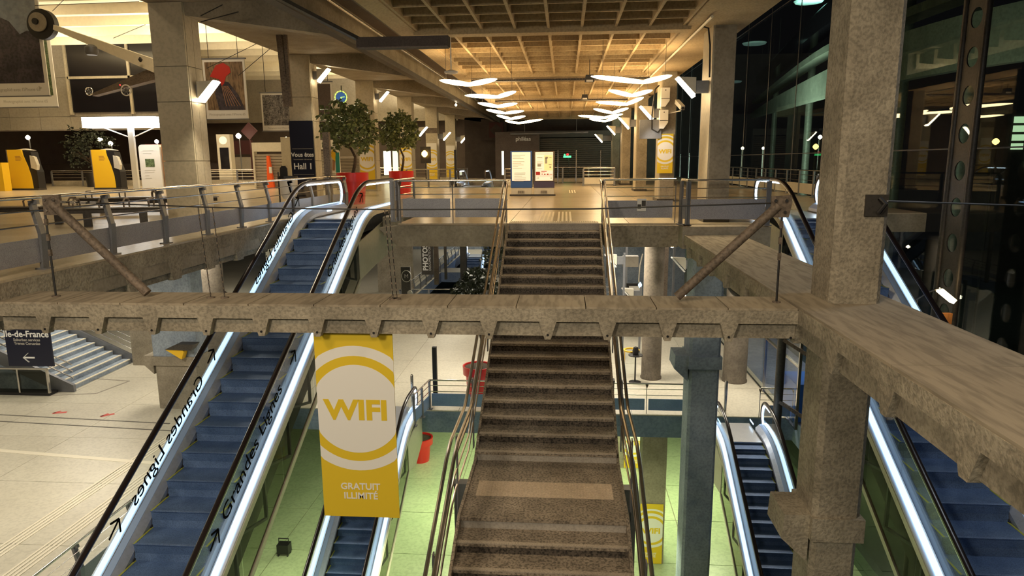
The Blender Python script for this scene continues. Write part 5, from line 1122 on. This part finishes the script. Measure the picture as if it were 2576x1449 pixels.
# steel display frame behind escalator head
a = P(1008, 540, y=17.0)
build(MB().box(-4.32, -4.08, 16.8, 16.9, ZU, -.45), 'glass_end_plate', 'panel_lilac', label='bluish metal end plate right of the long escalator head', cat='panel')
build(MB().box(-7.42, -7.22, 20.95, 21.1, ZU, .9), 'tall_post', 'rust_steel', label='tall dark post between the escalator head and large pot', cat='post')
# ================================================================ MIDDLE LEVEL
# staircase at far left
T = thing('far_staircase', 'stone staircase rising at the far left beside the navy direction sign', 'staircase', (-22, 24, ZM))
for k in range(22): build(MB().box(-17.6-.36*(k+1), -17.6-.36*k, 22.2, 25.6, ZM, ZM+.17*(k+1)-.03, 0).box(-17.6-.36*k-.07, -17.6-.36*k+.01, 22.2, 25.6, ZM+.17*(k+1)-.03, ZM+.17*(k+1), 1).box(-17.6-.36*(k+1), -17.6-.36*k-.07, 22.2, 25.6, ZM+.17*(k+1)-.03, ZM+.17*(k+1)-.002, 0), 'step', ['concrete_blue', 'strip_pale'], T)
for y in (22.1, 25.7):
    build(MB().prism([(-17.4, ZM), (-17.4, ZM+.25), (-25.6, ZM+4.1), (-25.6, ZM+3.6), (-18.0, ZM)], 'y', y-.06, y+.06), 'stringer', 'steel_grey', T)
    for h in (1.0, .75, .5): build(MB().tube([(-17.4, y, ZM+h), (-25.6, y, ZM+3.87+h)], .022, 8), 'handrail', 'steel', T)
T = thing('glass_case', 'low dark glazed case standing under the navy direction sign', 'case', (-19, 21, ZM)); a = P(0, 985, z=ZM); b = P(150, 985, z=ZM)
build(MB().box(a.x-1, b.x, 21.6, 22.0, ZM, ZM+.1), 'base', 'black', T); build(MB().box(a.x-1, b.x, 21.6, 21.62, ZM+.1, ZM+.95), 'glass', 'glass_truss', T); build(MB().box(a.x-1, b.x, 21.58, 21.66, ZM+.95, ZM+1.0), 'rail', 'steel', T)
for x in (a.x, (a.x+b.x)/2, b.x): build(MB().box(x-.04, x+.02, 21.58, 21.66, ZM+.1, ZM+.95), 'mullion', 'steel', T)
for i, (px, py) in enumerate([(160, 960), (215, 950)]): pass
# distant escalator behind stairs at the left
_e = escalator('distant escalator behind the square pillar at the left, descending sideways', -.75, .75, 0, -3.4, ZM, 1.4, slope=.577, truss=False)
_e.location = (-21.9, 29.6, ZM); _e.rotation_euler = (0, 0, math.pi/2)
railing('low railing behind the square pillar at the left', [(-17.0, 27.4), (-13.2, 27.4)], ZM, 1.2, panel=(.05, .5), rods=(.62, .82))
for i, (p, q) in enumerate([((133, 1040), (168, 1037)), ((253, 1048), (288, 1041))]):
    a = P(*p, z=ZM); b = P(*q, z=ZM); T = thing('floor_mark', ['red arrow mark on the middle floor, left one', 'red arrow mark on the middle floor, right one'][i], 'floor mark', (a.x, a.y, ZM), 'red floor marks'); a.z = b.z = ZM+.004
    build(MB().bar(a, b, .12, .006), 'shaft', 'floor_red', T); build(MB().bar(a, a+(b-a)*.3+Vector((0, .18, 0)), .08, .006), 'head', 'floor_red', T)
T = thing('floor_emblem', 'faint dark outline painted on the middle floor by the stair foot', 'floor mark', P(220, 975, z=ZM)); c = P(218, 975, z=ZM)
pts = [(c.x-.7, c.y-.9), (c.x+.8, c.y-.6), (c.x+1.1, c.y+.8), (c.x-.3, c.y+1.0)]
mb = MB()
for k in range(4): mb.bar((*pts[k], ZM+.003), (*pts[(k+1) % 4], ZM+.003), .08, .006)
build(mb, 'outline', 'grey_panel', T)
T = thing('wedge_sign', 'yellow and dark wedge fitting on the grey pier', 'sign', P(450, 880, y=20.5)); a = P(425, 876, y=20.5); b = P(465, 900, y=20.5)
build(MB().prism([(a.x, a.z), (b.x, a.z+.08), (b.x+.1, a.z-.05), (b.x, b.z)], 'y', 20.3, 20.55), 'wedge', 'yellow', T); build(MB().prism([(a.x, a.z+.02), (b.x-.1, a.z+.2), (b.x+.5, a.z+.2), (b.x+.35, a.z+.0)], 'y', 20.25, 20.6), 'hood', 'steel_dark', T)
# bollards / posts
for i, (x, y, h, lb) in enumerate([(-4.95, 20.95+.2, 1.15, 'steel bollard at the head of the lower escalator, right one'), (-5.65, 21.2, 1.15, 'steel bollard at the head of the lower escalator, left one'), (5.15, 20.95+.25, 1.1, 'steel bollard at the head of the lower right escalator')]):
    build(MB().lathe(x, y, [(.05, ZM), (.05, ZM+h-.03), (.03, ZM+h), (.01, ZM+h)], 14), 'bollard', 'steel', label=lb, cat='bollard', smooth=True)
a = P(1102, 1003, z=ZM); build(MB().box(a.x-.07, a.x+.07, 21.6, 21.74, ZM, ZM+1.95), 'dark_post', 'black', label='tall black square post left of the stairs on the middle floor', cat='post')
T = thing('bar_stand', 'slim black stand with round top beside the round column', 'stand', P(1597, 960, z=ZM)); c = P(1597, 962, z=ZM)
build(MB().lathe(c.x, c.y, [(.22, ZM), (.22, ZM+.03), (.03, ZM+.06), (.025, ZM+1.0), (.26, ZM+1.02), (.26, ZM+1.05), (.02, ZM+1.06)], 20), 'body', 'black', T, smooth=True); build(MB().lathe(c.x, c.y, [(.1, ZM+1.05), (.12, ZM+1.2), (.08, ZM+1.33), (.01, ZM+1.36)], 16), 'head', 'black', T, smooth=True)
T = thing('yellow_ring', 'yellow hoop bin holder just behind the black stand', 'bin', (c.x-.05, c.y+.5, ZM)); build(MB().lathe(c.x-.1, c.y+.5, [(.28, ZM+1.05), (.3, ZM+1.1), (.24, ZM+1.1), (.24, ZM+1.05)], 22, caps=False), 'hoop', 'yellow', T, smooth=True); build(MB().lathe(c.x-.1, c.y+.5, [(.2, ZM+.1), (.24, ZM+1.05)], 18, caps=False), 'bag', 'glass', T); build(MB().tube([(c.x-.35, c.y+.5, ZM), (c.x-.35, c.y+.5, ZM+1.06)], .015, 6), 'leg', 'yellow', T)
# glass partition right
T = thing('glass_partition', 'tall glass partition with steel frame on the right of the middle floor', 'partition', (6.9, 24, ZM))
ys_ = [20.0, 21.6, 23.4, 26.5, 29, 32]
for i, (a, b) in enumerate(zip(ys_, ys_[1:])):
    for z0, z1 in ((ZM+.05, ZM+1.9), (ZM+1.95, ZM+4.2)): build(MB().box(6.95, 6.97, a+.04, b-.04, z0, z1), 'glass_pane', 'glass', T)
    build(MB().box(6.92, 7.0, a-.04, a+.03, ZM, ZM+4.3), 'upright', 'steel', T); build(MB().box(6.92, 7.0, a, b, ZM+1.9, ZM+1.95), 'transom', 'steel', T)
build(MB().box(6.92, 7.0, 20, 32, ZM, ZM+.05), 'sill', 'steel', T)
a = P(1958, 1000, y=20); build(MB().tube([(a.x, 20, ZM-2), (a.x, 20, -2.0)], .13, 12), 'blue_post', 'steel_dark', label='dark bluish pipe post beside the glass partition', cat='post', smooth=True)
for i, dz in enumerate((0, 1.9)):
    build(MB().bar((a.x, 19.9, -5.2-dz), (a.x+1.6, 19.5, -6.2-dz), .08, .1), 'diagonal_bar', 'rust_steel', label=['upper diagonal bar beside the glass partition', 'lower diagonal bar beside the glass partition'][i], cat='bar')
build(MB().box(7.1, 9.4, 20.6, 22, ZM, ZM+1.2), 'cabinet', 'sign_blue', label='dark blue cabinet behind the glass partition', cat='cabinet')
# shop sign vertical
a = P(1070, 618, y=40); T = thing('vertical_sign', 'dark vertical sign lettered in white under the hall floor', 'sign', (a.x, 40, -6)); x0 = P(1062, 650, y=40).x; x1 = P(1086, 650, y=40).x
build(MB().box(x0-.05, x1+.08, 40, 40.1, -6.7, -2.0), 'board', 'steel_dark', T)
text('PHOTOS', .42, 'text_white', (x0+.33, 39.98, -6.45), (0, 0, 1), (-1, 0, 0), T, align='LEFT', bold=.015, ext=.002, sx=.95)
text('DOCUMENTS OFFICIELS', .19, 'text_white', (x0+.52, 39.98, -6.45), (0, 0, 1), (-1, 0, 0), T, align='LEFT', ext=.002)
build(MB().box(-11.5, -9.3, 41, 41.3, ZM, -1.98), 'wall_pier', 'concrete', label='concrete wall piece behind the vertical white lettered sign', cat='pier')
build(MB().box(P(1092, 640, y=44).x, P(1102, 640, y=44).x, 43.8, 44.2, ZM, -1.98), 'dark_pier', 'rust_steel', label='dark narrow pier right of the vertical sign', cat='pier')
build(MB().box(P(1118, 640, y=46).x, P(1124, 640, y=46).x, 45.8, 46, ZM, -1.98), 'dark_mullion', 'steel_dark', label='thin dark upright right of the narrow pier', cat='post')
build(MB().box(P(1157, 640, y=48).x, P(1172, 640, y=48).x, 48, 48.5, ZM-2, -1.98), 'dark_pier', 'steel_dark', label='dark pier just left of the small distant escalator', cat='pier')
T = thing('metro_sign', 'dark panel with a round letter emblem beside the escalator side', 'sign', P(1020, 740, y=24)); a = P(1008, 672, y=23.5); b = P(1034, 745, y=23.5)
build(MB().box(a.x, b.x, 23.5, 23.6, b.z-.6, a.z), 'board', 'steel_dark', T); c = P(1022, 695, y=23.45)
build(MB().tube([(c.x+.17*math.cos(k*math.pi/10), 23.46, c.z+.17*1.2*math.sin(k*math.pi/10)) for k in range(21)], .012, 6), 'ring', 'text_grey', T); text('M', .2, 'text_grey', (c.x, 23.46, c.z-.07), FX, FZ, T, ext=.002); build(MB().disc((c.x+.1, 23.47, c.z-.6), 'y', .09, .02, 16), 'emblem', 'text_grey', T)
# under-hall clutter right of stairs
build(MB().box(P(1631, 700, y=33).x, P(1680, 700, y=33).x, 33, 33.6, ZM, -1.98), 'dark_pillar', 'rust_steel', label='broad dark brown pillar under the hall floor right of the stairs', cat='pillar')
for i, (px0, px1, y) in enumerate([(1538, 1544, 36), (1572, 1578, 34), (1622, 1629, 33.4), (1692, 1697, 32)]):
    build(MB().box(P(px0, 700, y=y).x, P(px1, 700, y=y).x, y, y+.12, ZM, -1.98), 'upright_profile', 'steel_grey', label=['thin upright profile nearest the stairs under the hall floor', 'second upright profile from the stairs under the hall floor', 'upright profile at the left edge of the dark brown pillar', 'upright profile right of the dark brown pillar'][i], cat='post')
a = P(1568, 645, y=30); b = P(1606, 672, y=30); build(MB().box(a.x, b.x, 30, 30.4, b.z, a.z), 'equipment_box', 'grey_panel', label='grey equipment box above the black frame right of the stairs', cat='box')
T = thing('black_frame', 'black framed notice at the foot behind the front beam, right of the stairs', 'notice', P(1590, 740, y=31)); a = P(1576, 713, y=31); b = P(1612, 742, y=31)
build(MB().box(a.x, b.x, 31, 31.1, b.z-.8, a.z), 'frame', 'black', T); build(MB().box(a.x+.12, b.x-.05, 30.98, 31, b.z-.8, a.z-.12), 'paper', 'white_banner', T)
T = thing('camera_pole', 'thin pole with a small bluish lit camera right of the stairs', 'camera', P(1612, 700, y=29)); a = P(1610, 668, y=29); b = P(1607, 705, y=29); c = P(1610, 717, y=29)
build(MB().tube([a+Vector((.1, 0, .5)), a, b, c], .03, 8), 'stem', 'beige_metal', T, smooth=True); build(MB().lathe(c.x, c.y, [(.03, c.z-.12), (.09, c.z), (.03, c.z+.12)], 14), 'lamp_head', 'esc_light', T, smooth=True)
for i, (px, py, y) in enumerate([(1691, 619, 30), (1722, 742, 26)]):
    c = P(px, py, y=y); build(MB().lathe(c.x, c.y, [(.01, c.z-.08), (.07, c.z-.04), (.08, c.z), (.01, c.z+.07)], 14), 'small_lamp', 'flood', label=['small bright round lamp just under the right edge beam', 'small bright lamp beside the blue column'][i], cat='lamp', smooth=True)
T = thing('dark_tube', 'short dark tube sloping beside the blue column, behind the front beam', 'pipe', P(1850, 725, y=11)); 
build(MB().tube([P(1823, 708, y=14), P(1845, 735, y=13), P(1860, 748, y=12)], .05, 8), 'tube', 'steel_dark', T, smooth=True)
c = P(1475, 700, y=30)
# camera pole at lower left + machine on green level
T = thing('cleaning_trolley', 'dark trolley standing beneath the long escalator on the green level', 'trolley', P(717, 1390, z=ZL)); c = P(716, 1395, z=ZL)
build(MB().box(c.x-.2, c.x+.2, c.y-.15, c.y+.15, ZL+.1, ZL+.42), 'body', 'black', T); build(MB().tube([(c.x-.17, c.y, ZL+.42), (c.x-.17, c.y, ZL+.6), (c.x+.17, c.y, ZL+.6), (c.x+.17, c.y, ZL+.42)], .018, 6), 'handle', 'black', T)
for sx in (-.16, .16):
    for sy in (-.12, .12): build(MB().disc((c.x+sx, c.y+sy, ZL+.05), 'x', .05, .03, 12), 'wheel', 'black', T)
T = thing('desk_lamp', 'curved desk lamp shade beyond the right escalator', 'lamp', P(2375, 745, y=15)); a = P(2345, 725, y=15); b = P(2370, 738, y=15); c = P(2398, 758, y=15)
build(MB().tube([P(2305, 755, y=15), P(2330, 738, y=15), P(2352, 728, y=15), P(2372, 727, y=15)], .02, 8), 'arm', 'steel', T, smooth=True); build(MB().bar(P(2364, 730, y=15), c, .16, .1), 'shade', 'lamp_warm', T); build(MB().tube([P(2305, 755, y=15), (P(2305, 755, y=15).x, 15, ZM)], .03, 8), 'pole', 'steel_dark', T)
# rails band on the far right floor
T = thing('dim_sign_board', 'dim orange lit sign far below right of the escalator', 'sign', (9, 15, -6)); a = P(2382, 770, y=16); b = P(2402, 800, y=16); build(MB().box(a.x-.5, b.x-.5, 15.2, 15.3, b.z-1, a.z), 'board', 'wood', T)
